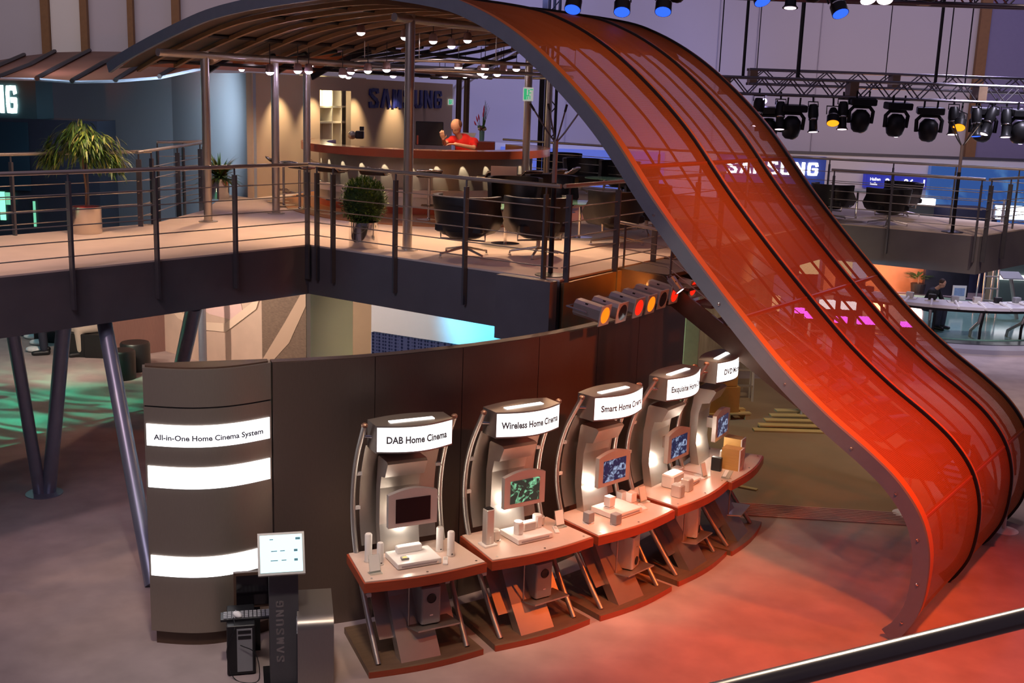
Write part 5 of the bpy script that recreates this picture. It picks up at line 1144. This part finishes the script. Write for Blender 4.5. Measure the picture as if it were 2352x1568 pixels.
whw = mat('white_lit_wall', (.62, .60, .60), .8, noise=.03); vwall((-2.28, 17.9), (1.2, 17.1), 0, 2.34, whw, 'wall_underdeck')
spot((-1.1, 15.6, 2.15), (.1, 17.35, 1.7), 480, (.10, .62, 1.0), 78, .6, .1); point((-.1, 16.7, 2.1), 22, (.15, .75, 1.0), .1); spot((-2.6, 15.8, 2.2), (-1.9, 17.8, 1.3), 130, (1, .8, .7), 70, .8, .1)
dots = mat('dotted_panel', (.20, .24, .40), .5, .2)
nt = dots.node_tree; br = nt.nodes.new('ShaderNodeTexVoronoi'); br.feature = 'F1'; br.inputs['Scale'].default_value = 22; br.inputs['Randomness'].default_value = 0
tcn = nt.nodes.new('ShaderNodeTexCoord'); cr_ = nt.nodes.new('ShaderNodeValToRGB'); cr_.color_ramp.elements[0].position = .35; cr_.color_ramp.elements[0].color = (.05, .07, .16, 1); cr_.color_ramp.elements[1].position = .45; cr_.color_ramp.elements[1].color = (.30, .34, .52, 1)
nt.links.new(tcn.outputs['Object'], br.inputs[0]); nt.links.new(br.outputs['Distance'], cr_.inputs[0]); nt.links.new(cr_.outputs[0], nt.nodes['Principled BSDF'].inputs['Base Color'])
vwall((-1.90, 14.95), (-.42, 14.15), 0, 1.83, dots, 'dotted_panel', .06, 'blue perforated panel under the deck behind the curved wall', 'panel')
uc = copytree(ch0, at(722, 800, 0) + Vector((.12, 1.2, 0)), R(20), 'black chair in the lit glass room under the deck'); uc.scale = (1, 1, 1.7); uc['group'] = ''; del uc['group']
spot((3.9, 16.5, 2.6), (4.2, 22, .9), 140, (1, .80, .58), 90, 1, .2)
# stools and people at the green floor
def cubestool(u, v, r_, h, lab, y=None):
    p = at(u, v, 0); t = thing('round_stool', lab, 'stool', (p.x, p.y, 0)); MB().lathe([(r_, .0), (r_, h - .03), (r_ - .02, h), (.001, h)], n=28).build('body', leather, t, smooth=40)
cubestool(280, 868, .24, .50, 'black round stool nearer to the viewer behind the leaning support'); cubestool(312, 848, .26, .50, 'black round stool farther back against the brown wall')
s1 = at(222, 822, 0); tag(MB().box((s1.x + .05, s1.y + .25, .22), (.55, .55, .44), bev=.02).build('cube_stool', leather), 'black cube seat under the person in the striped shirt', 'stool')
def seated(loc, lab, shirt, trous, s=1.0, shade_hair=hair, yaw=-.9, hood=None):
    t = thing('person', lab, 'person', loc); f = Vector((math.sin(yaw), -math.cos(yaw), 0)); x = Vector((math.cos(yaw), math.sin(yaw), 0)); o_ = Vector(loc)
    def q(a, b, c): return o_ + x * a + f * b + Vector((0, 0, c))
    b = MB(); M_ = head(b, q(0, .34, 1.20), f + Vector((0, 0, -.7)), Vector((0, 0, 1)) + f * .5); cap(b, q(0, .16, 1.02), q(0, .28, 1.12), .055, .05)
    cap(b, q(0, -.02, .56), q(0, .12, .95), .13, .13); cap(b, q(-.17, .14, .98), q(.17, .14, .98), .065, .065)
    for sx in (-1, 1):
        cap(b, q(sx * .18, .14, .97), q(sx * .24, .26, .74), .048, .04); cap(b, q(sx * .24, .26, .74), q(sx * .07, .46, .70), .038, .028); hand(b, q(sx * .07, .46, .70), -x * sx + f * .4, Vector((0, 0, 1)), 1, .4)
        cap(b, q(sx * .10, 0, .52), q(sx * .13, .42, .50), .085, .065); cap(b, q(sx * .13, .42, .50), q(sx * .14, .40, .10), .058, .04); cap(b, q(sx * .14, .36, .05), q(sx * .15, .56, .04), .045, .038)
    rem(b, 'body', skin, t); c = MB(); cap(c, q(0, -.02, .58), q(0, .12, .94), .155, .15); cap(c, q(-.17, .14, .98), q(.17, .14, .98), .082, .082)
    for sx in (-1, 1): cap(c, q(sx * .18, .14, .97), q(sx * .24, .25, .76), .066, .058)
    rem(c, 'shirt', shirt, t); d = MB()
    for sx in (-1, 1): cap(d, q(sx * .09, -.02, .53), q(sx * .13, .42, .51), .105, .085); cap(d, q(sx * .13, .42, .51), q(sx * .14, .40, .13), .082, .07)
    rem(d, 'trousers', trous, t)
    for sx in (-1, 1):
        e_ = MB(); cap(e_, q(sx * .14, .34, .055), q(sx * .15, .58, .045), .055, .045); rem(e_, 'shoe', black, t)
    h_ = MB(); h_.ell((0, -.03, .05), (.085, .09, .085), M=M_); rem(h_, 'hair', shade_hair, t, .01, 3); facebits(M_, t); return t
strp = mat('striped_shirt', (.8, .5, .1), .8); nt = strp.node_tree; wv = nt.nodes.new('ShaderNodeTexWave'); wv.inputs['Scale'].default_value = 2.2; wv.bands_direction = 'DIAGONAL'; tcn = nt.nodes.new('ShaderNodeTexCoord'); cr_ = nt.nodes.new('ShaderNodeValToRGB'); cr_.color_ramp.interpolation = 'CONSTANT'; cr_.color_ramp.elements[0].color = (.02, .025, .12, 1); cr_.color_ramp.elements[1].position = .5; cr_.color_ramp.elements[1].color = (.75, .52, .22, 1)
nt.links.new(tcn.outputs['Object'], wv.inputs[0]); nt.links.new(wv.outputs[0], cr_.inputs[0]); nt.links.new(cr_.outputs[0], nt.nodes['Principled BSDF'].inputs['Base Color'])
pl = at(226, 815, 0); seated((pl.x, pl.y + .15, 0), 'seated person in a yellow and navy striped shirt and beige trousers', strp, mat('beige_trousers', (.50, .42, .34), .85), yaw=-1.0)
pl = at(150, 812, 0); seated((pl.x, pl.y + .1, 0), 'seated person in a white shirt bending forward behind the leaning support', mat('white_shirt', (.65, .70, .66), .8), mat('dark_denim', (.02, .022, .04), .8), yaw=-1.2); pq_ = at(140, 822, 0); tag(MB().box((pq_.x + .25, pq_.y + .35, .22), (.5, .5, .44), bev=.02).build('cube_stool', leather), 'black cube seat under the person in white', 'stool')
pl = at(95, 795, 0); tag(MB().box((pl.x + .1, pl.y + .5, .35), (.75, .5, .7), bev=.1).build('bag_pile', blackm), 'dark bags piled at the far left beside the person in white', 'bags')
for k, (u, v) in enumerate(((78, 776), (92, 790), (84, 806))):
    p = at(u, v, 0); tag(MB().ell((p.x, p.y - .1, .06), (.16, .09, .06), n=12, m=8).build('white_shoe', white), ['upper', 'middle', 'lower'][k] + ' pale shoe by the dark bags at left', 'shoe')

# left hall stand
def yb(u, v, y=22): return aty(u, v, y)
xr = yb(228, 400).x; xm = yb(83, 230).x; zt = yb(150, 276).z; z2 = yb(30, 182).z
db = thing('display_block', 'big dark blue exhibition block with lit lettering at the left edge', 'exhibition block', (xr - 2, 22, 0))
MB().box(((xr - 14) / 2, 22.5, zt / 2), (xr + 14, 1.0, zt)).build('lower_block', darkblue, db, True)
MB().box(((xm - 14) / 2, 22.4, (zt + z2) / 2), (xm + 14, .8, z2 - zt - .004)).build('upper_block', mat('upper_block', (.02, .045, .06), .45), db, True)
lt = MB(); g = emis('letter_teal', (.62, .95, .88), 3.0); zb = yb(25, 260).z; lh_ = yb(25, 196).z - zb; xg = yb(16, 230).x; w_ = .255
for k, ch in enumerate('SAMSUNG'): letter(ch, (k - 6) * w_, lh_, .20, lambda x, y, d_: Vector((xg + x, 21.99 - d_, zb + y)), lt, depth=.04, th=.22)
lt.build('lit_lettering', g, db, True)
for u, v0, v1, w_, s_ in ((4, 440, 505, .10, 1.2), (22, 442, 470, .16, .5), (78, 462, 520, .04, .5)):
    a = yb(u, v0, 21.97); b = yb(u, v1, 21.97); MB().box((a.x, 21.97, (a.z + b.z) / 2), (w_, .03, a.z - b.z)).build('green_reflection', emis('green_reflection_glow%d' % u, (.25, .9, .55), s_), db, True)  # glowing strips stand in for green reflections on the block
MB().prism([Vector((-12, 21.97, 0)), Vector((-9.4, 21.97, 0)), Vector((-9.4, 21.94, 0)), Vector((-12, 21.94, 0))][::-1], 2.9, 4.2).build('dark_glass', mat('dark_glass', (.01, .03, .05), .08), db, True)
vwall((-4.90, 21.0), (-7.6, 25.2), 0, 5.25, wallgrey, 'wall_left', .1); vwall((-7.6, 25.2), (-12.2, 29), 0, 5.25, wallgrey, 'wall_left', .1); vwall((-12.2, 29), (-20, 31), 0, 5.25, wallgrey, 'wall_left', .1)
spot((-3.9, 19.5, 4.9) if False else (-6.2, 20.2, 5.0), (-7.6, 25.6, 3.4), 420, (.66, .78, .88), 130, 1, .4); spot((-8.6, 21.0, 5.6), (-10.5, 27.6, 4.2), 160, (.62, .60, .80), 70, .9, .3)
vwall((-9.3, 27.6), (-6.6, 25.4), 0, 3.0, mat('low_dark', (.02, .02, .035), .6), 'wall_left', .1)

# ================================================================== RIGHT SIDE OF THE HALL
def hallbox(nm, u0, u1, v0, v1, y, m_, t=.2, lab=None, cat='panel', par=None, ped=False):
    a = aty(u0, v0, y); b = aty(u1, v1, y); v_b = b.z; o_ = MB().box(((a.x + b.x) / 2, y + t / 2, (a.z + b.z) / 2), (b.x - a.x, t, a.z - b.z)).build(nm, m_, par, bool(par))
    if lab: tag(o_, lab, cat)
    if ped:
        MB().box(((a.x + b.x) / 2, y + t / 2, (b.z) / 2), ((b.x - a.x) * .96, t * .9, b.z)).build('pedestal', darkblue, o_, True)
    return o_
def pic2(name, ca, cb, s_, sc): return picmat(name, ca, cb, s_, sc)
bs = pic2('blue_wall_screen', (.04, .12, .42), (.16, .40, .80), .55, .35)
hallbox('projection_screen', 2140, 2420, 380, 520, 41.35, bs, .3, 'wide blue projection screen on the back wall at right', 'screen')
hallbox('projection_screen', 1150, 1520, 337, 470, 41.35, emis('flat_blue', (.09, .13, .50), .75), .3, 'flat blue lit screen behind the lounge railing', 'screen')
sgn = hallbox('hall_sign', 1990, 2126, 398, 436, 41.35, emis('sign_blue', (.02, .03, .36), .6), .35, 'blue hall sign reading Hallen halls 21 - 26 . 1', 'sign')
def htext(body, u, v, size, par=None, nm='sign_text', m_=None, y=41.25, bold=.01):
    p = aty(u, v, y); o_ = textmb(body, size, lambda a, b: Vector((p.x + a, y, p.z + b)), bold, align='LEFT').build(nm, m_ or emis('sign_white_text', (.9, .9, 1), 1.2), par, True); return o_
htext('21 - 26 . 1', 2032, 426, .36, sgn); htext('Hallen', 1998, 414, .15, sgn, bold=.003); htext('halls', 1998, 425, .15, sgn, bold=.003)
sg2 = hallbox('lit_sign', 1650, 1893, 352, 425, 34, emis('sign_blue_dim', (.03, .05, .25), .5), .2, 'blue sign with white company lettering seen partly through the mesh', 'sign', ped=True)
def wordmark(xa, xb, zb, h, y, m_, par, nm='lettering'):
    lt = MB(); w = (xb - xa) / 7
    for k, ch in enumerate('SAMSUNG'): letter(ch, k * w, h, w * .8, lambda x, z, d_: Vector((xa + x, y - d_, zb + z)), lt, depth=.04, th=.21)
    return lt.build(nm, m_, par, True)
wordmark(aty(1668, 400, 33.95).x, aty(1884, 400, 33.95).x, aty(1800, 401, 33.95).z, .38, 33.95, emis('white_letters', (.95, .97, 1), 3), sg2)
st2 = thing('sign_tower', 'far sign tower with glowing white bands at the right edge', 'sign', (aty(2330, 690, 29).x, 29, 0)); g2 = mat('tower_green_grey', (.16, .22, .20), .4, .5)
hallbox('body', 2300, 2450, 522, 720, 29, g2, .5, par=st2)
for v0, v1 in ((528, 550), (555, 573), (631, 647)): hallbox('light_band', 2301 - (v0 > 600) * 6, 2451, v0, v1, 28.95, stripw, .06, par=st2)
cap_ = hallbox('header_panel', 2287, 2460, 474, 506, 28.9, mat('header_grey', (.40, .44, .55), .5), .1, par=st2)
wordmark(aty(2289, 490, 28.85).x, aty(2455, 490, 28.85).x, aty(2330, 500, 28.85).z, .235, 28.85, emis('white_letters', (.95, .97, 1), 3), st2)
for v in (476, 504): hallbox('edge_light', 2287, 2460, v - 1.2, v + 1.2, 28.82, emis('edge_light', (.9, .95, 1), 2), .04, par=st2)
hallbox('hall_booth', 2180, 2262, 480, 730, 31.8, mat('booth_blue', (.045, .055, .12), .6, noise=.1), 1.5, 'dark blue booth block behind the right wing of the deck', 'booth')
hallbox('light_box', 2138, 2242, 506, 532, 30.5, stripw, .2, 'glowing white light box behind the railing of the right wing', 'light box', ped=True); hallbox('light_box', 2088, 2148, 455, 472, 32, stripw, .2, 'small glowing white strip behind the right wing armchairs', 'light box', ped=True)
hallbox('low_booth', 2060, 2240, 470, 560, 33, mat('mauve_panel', (.22, .16, .24), .7), .5, 'mauve low booth wall behind the right wing railing', 'booth', ped=True)
hallbox('orange_wall', 1900, 2168, 560, 730, 31.3, mat('orange_booth_wall', (.75, .34, .16), .7, noise=.08), .3, 'orange lit booth wall under the right wing of the deck', 'wall')
point(aty(2020, 640, 30.3), 45, (1, .40, .15), .2); point(aty(2110, 630, 30.1), 30, (1, .55, .50), .2)
def ladder(p, h, lab, dx=.36, lean=.25):
    t = thing('ladder', lab, 'ladder', p); n = int(h / .28)
    for sx in (-1, 1): MB().tube([(sx * dx / 2, 0, 0), (sx * dx / 2 * .8, lean, h)], .022, 6).build('rail', silver, t); MB().tube([(sx * dx / 2, lean * 2, 0), (sx * dx / 2 * .8, lean + .03, h)], .018, 6).build('rear_leg', silver, t)
    for k in range(1, n + 1):
        f_ = k / (n + .4); MB().box((0, lean * f_, h * f_), (dx * (1 - .2 * f_), .07, .025)).build('rung', aluL, t)
lp_ = aty(2278, 668, 27); ladder((lp_.x, 27, 0), 3.0 + 0, 'tall aluminium stepladder at the right, behind the curved table'); 
lq = at(1706, 922, 0); ladder((lq.x, lq.y, 0), 1.5, 'stepladder on the brown-lit carpet behind the farthest product stand', .32, .12)
lq = at(1862, 968, 0); ladder((lq.x, lq.y, 0), 1.6, 'second stepladder standing half behind the canopy rib', .32, .12)
# weathered wall, crates, planks
a = at(1597, 852, 0); b = at(1760, 852, 0); vwall((a.x, a.y), (b.x, b.y), 0, 2.3, mat('weathered_wall', (.42, .33, .24), .8, noise=.6, nscale=3, stretch=(4, 4, .6)), 'plaster_panel', .06, 'weathered pale wall panel behind the staircase', 'panel')
pz = at(1591, 848, 0); tag(MB().cyl((pz.x, pz.y - .3, 0), (pz.x, pz.y - .3, 2.2), .035, n=10).build('support_pole', steel), 'thin steel pole in front of the weathered panel', 'pole')
cb = at(1668, 962, 0)
for k, (dx, dy, z, w_, d_, h_, lab) in enumerate(((0, 0, .12, .5, .5, .42, 'yellow cardboard box, lowest on the pallet behind the stands'), (.03, .5, .12, .5, .45, .62, 'tall cardboard box at the rear of the pallet'), (-.02, .0, .55, .45, .45, .22, 'flat carton on top of the lowest pallet box'))):
    tag(MB().box((cb.x + dx - .1, cb.y + dy + .2, z + h_ / 2), (w_, d_, h_), rz=.2).build('cardboard_box', mat('cardboard', (.58, .36, .10), .8, noise=.15)), lab, 'box')
pt = thing('pallet', 'wooden pallet under the cardboard boxes', 'pallet', (cb.x - .1, cb.y + .45, 0), .2)
for k in range(5): MB().box((0, -.5 + k * .25, .105), (.8, .12, .022)).build('slat', plank, pt)
for k in (-1, 0, 1): MB().box((k * .34, 0, .047), (.09, 1.1, .09)).build('runner', plank, pt)
pz = at(1590, 850, 1.9); tag(MB().box((at(1588, 900, .6).x, at(1588, 900, .6).y + .4, .9), (.22, .2, 1.6)).build('wood_crate', mat('crate_wood', (.62, .36, .12), .7, noise=.2, nscale=6)), 'upright wooden crate behind the fourth product stand', 'crate')
for k in range(5):
    a = at(1752 + k * 14, 990 - k * 5, 0); b = at(1925, 995 - k * 6, 0); c = (a + b) / 2; tag(MB().box((c.x, c.y + .06 * k, .02 + .028 * k), ((b - a).length + .3, .16, .026), rz=math.atan2((b - a).y, (b - a).x)).build('wood_plank', plank), ['bottom', 'second', 'third', 'fourth', 'topmost'][k] + ' plank in the small stack on the brown-lit carpet', 'plank')
pz = at(1712, 1122, 0); tag(MB().box((pz.x, pz.y, .02), (.32, .07, .015), rz=-.5).build('wood_offcut', plank), 'single wood offcut lying beside the farthest product stand', 'offcut')
# raised pink stripes standing in for light through the stair steps
fs = thing('stair_light_stripes', 'raised pinkish stripes standing in for stair light where the brown-lit carpet ends', 'light stripes', (at(1870, 1180, 0).x, at(1870, 1180, 0).y, 0)); stm = mat('stair_light_pink', (.62, .42, .36), .7)
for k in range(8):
    a = at(1640, 1152 + k * 3.6, .012); b = at(2125, 1182 + k * 3.6, .012); MB().cyl((a.x, a.y, .012), (b.x, b.y, .012), .012, n=6).build('stair_light_stripe', stm, fs, True)
# barrier posts
def barrier(p, lab, h=1.0):
    t = thing('barrier_post', lab, 'barrier post', (p.x, p.y, 0)); MB().lathe([(.17, 0), (.17, .015), (.03, .035), (.001, .036)], n=24).build('base', white, t, smooth=40); MB().cyl((0, 0, .03), (0, 0, h), .022, n=12).build('pole', white, t, smooth=40); MB().ell((0, 0, h), (.04, .04, .04), n=12, m=8).build('knob', white, t, smooth=60)
barrier(at(2305, 1219, 0), 'white barrier post right of the canopy foot'); barrier(at(2081, 1181, 0), 'white barrier post at the end of the pinkish light stripes, inside the canopy')
# curved table with gadgets on a round glass platform
TC = at(2190, 740, 0); TC = Vector((10.2, 27.2, 0)); ct = thing('curved_table', 'long curved white display table with arched legs at right', 'table', (TC.x, TC.y, 0))
def ca(a, r, z): return Vector((TC.x + r * math.cos(a), TC.y - 0 + r * math.sin(a), z))
a0, a1 = R(205), R(332); n = 30
o_ = [ca(a0 + (a1 - a0) * k / n, 3.3, 0) for k in range(n + 1)]; i_ = [ca(a0 + (a1 - a0) * k / n, 2.5, 0) for k in range(n, -1, -1)]
wt_ = mat('lit_table_top', (.66, .62, .66), .35, noise=.05); MB().prism(o_ + i_, .86, .93).build('table_top', wt_, ct, True, 30)
o_ = [ca(a0 + (a1 - a0) * k / n, 3.25, 0) for k in range(n + 1)]; i_ = [ca(a0 + (a1 - a0) * k / n, 2.6, 0) for k in range(n, -1, -1)]
MB().prism(o_ + i_, .80, .858).build('underside', blackm, ct, True, 30)
gm = 0
for k in range(13):
    a = a0 + (a1 - a0) * (k + .5) / 13; d_ = Vector((math.cos(a), math.sin(a), 0))
    MB().tube([ca(a, 3.32, .90), ca(a, 3.05, .94), ca(a, 2.85, .97)], .03, 6).build('arm_rest', white, ct, True)
    if k % 2 == 0: MB().tube([ca(a, 3.1, .80), ca(a, 3.0, .55), ca(a, 2.6, .3), ca(a, 2.55, .02)], .035, 7).build('arched_leg', steel, ct, True); MB().tube([ca(a + .03, 3.0, .80), ca(a + .03, 2.9, .4), ca(a + .03, 2.9, .02)], .03, 7).build('leg', blackm, ct, True)
    g_ = thing('handset', 'x', 'gadget', ca(a, 2.75, .93), a); MB().box((0, 0, .01), (.26, .30, .02), bev=.008).build('stand', white, g_); MB().box((0, 0, .08), (.12, .16, .12), bev=.02).build('device', (silver, blackm, greysub)[k % 3], g_)
    g_['label'] = 'small demo gadget on a white stand, %s from the left on the curved table' % ordn[k]; g_['group'] = 'demo gadgets on the curved table'
pf = thing('round_platform', 'round green glass platform with a dark ring under the curved table', 'platform', (TC.x, TC.y, 0)); MB().lathe([(3.75, 0), (3.75, .10), (3.4, .12), (.001, .12)], n=56).build('ring', mat('grey_ring', (.40, .36, .42), .5), pf, smooth=30); MB().lathe([(3.35, .121), (3.35, .135), (.001, .135)], n=56).build('dark_ring', mat('ring_dark', (.05, .05, .06), .3), pf); MB().lathe([(2.95, .136), (2.95, .16), (.001, .16)], n=56).build('glass_disc', mat('green_disc', (.22, .42, .34), .12, noise=.1), pf)
pc_ = at(2135, 745, .0); seated_p = Vector((aty(2118, 690, 30.3).x, 28.6, 0))
bp = seated((aty(2132, 690, 25.6).x, 25.6, .16), 'person with short dark hair in black bending over the curved table', mat('black_jacket', (.012, .012, .015), .8), MATS['dark_denim'], yaw=.7); bp.scale = (.86,) * 3
es = aty(2203, 672, 28); ez_ = thing('info_easel', 'small tilted info board on a stand behind the curved table', 'board', (es.x, 28, 0)); MB().box((0, 0, es.z), (.34, .02, .36)).build('board', paper, ez_); MB().box((0, -.012, es.z + .02), (.26, .006, .20)).build('print', mat('easel_print', (.25, .35, .55), .6, noise=.4, nscale=9), ez_); MB().cyl((0, 0, 0), (0, 0, es.z - .15), .02, n=8).build('pole', steel, ez_)
es = aty(2322, 640, 27); ez_ = thing('info_stand', 'slanted dark console stand left of the far glowing tower', 'stand', (es.x, 27, 0)); MB().rings([[Vector((-.25, -.15, es.z)), Vector((.25, -.15, es.z)), Vector((.25, .2, es.z + .12)), Vector((-.25, .2, es.z + .12))], [Vector((-.25, -.15, es.z + .03)), Vector((.25, -.15, es.z + .03)), Vector((.25, .2, es.z + .15)), Vector((-.25, .2, es.z + .15))]]).build('console', greysub, ez_); MB().tube([(0, 0, es.z), (.12, 0, es.z * .6), (.3, 0, 0)], .05, 8).build('column', steel, ez_)
pp_ = aty(2108, 660, 30.6); pt_ = thing('house_plant', 'dark leafy plant in front of the orange booth wall', 'plant', (pp_.x, 30.6, 0)); MB().lathe([(.15, 0), (.2, .4), (.001, .4)], n=16).build('pot', black, pt_)
mb = MB()
for k in range(60):
    a = r2.uniform(0, 6.28); z = r2.uniform(.5, pp_.z + .35); leafmb(mb, (.1 * math.cos(a), .1 * math.sin(a), z), (math.cos(a), math.sin(a), .5), .32, .07, droop=.15)
mb.build('foliage', leafB, pt_)['kind'] = 'stuff'; MB().cyl((0, 0, .4), (0, 0, pp_.z + .3), .02, n=6).build('stem', bark, pt_)
# lit things behind the mesh
mag = emis('magenta_light', (1, .12, 1), 2.2)
for k, (u0, u1, v0, v1) in enumerate(((1828, 1848, 708, 720), (1850, 1882, 716, 732), (1920, 1946, 728, 742), (1972, 2012, 728, 746), (2072, 2108, 740, 752))):
    hallbox('magenta_light_box', u0, u1, v0, v1, 21.5, mag, .1, ['leftmost', 'second', 'third', 'fourth', 'rightmost'][k] + ' magenta glowing strip seen through the canopy mesh', 'light', ped=True)
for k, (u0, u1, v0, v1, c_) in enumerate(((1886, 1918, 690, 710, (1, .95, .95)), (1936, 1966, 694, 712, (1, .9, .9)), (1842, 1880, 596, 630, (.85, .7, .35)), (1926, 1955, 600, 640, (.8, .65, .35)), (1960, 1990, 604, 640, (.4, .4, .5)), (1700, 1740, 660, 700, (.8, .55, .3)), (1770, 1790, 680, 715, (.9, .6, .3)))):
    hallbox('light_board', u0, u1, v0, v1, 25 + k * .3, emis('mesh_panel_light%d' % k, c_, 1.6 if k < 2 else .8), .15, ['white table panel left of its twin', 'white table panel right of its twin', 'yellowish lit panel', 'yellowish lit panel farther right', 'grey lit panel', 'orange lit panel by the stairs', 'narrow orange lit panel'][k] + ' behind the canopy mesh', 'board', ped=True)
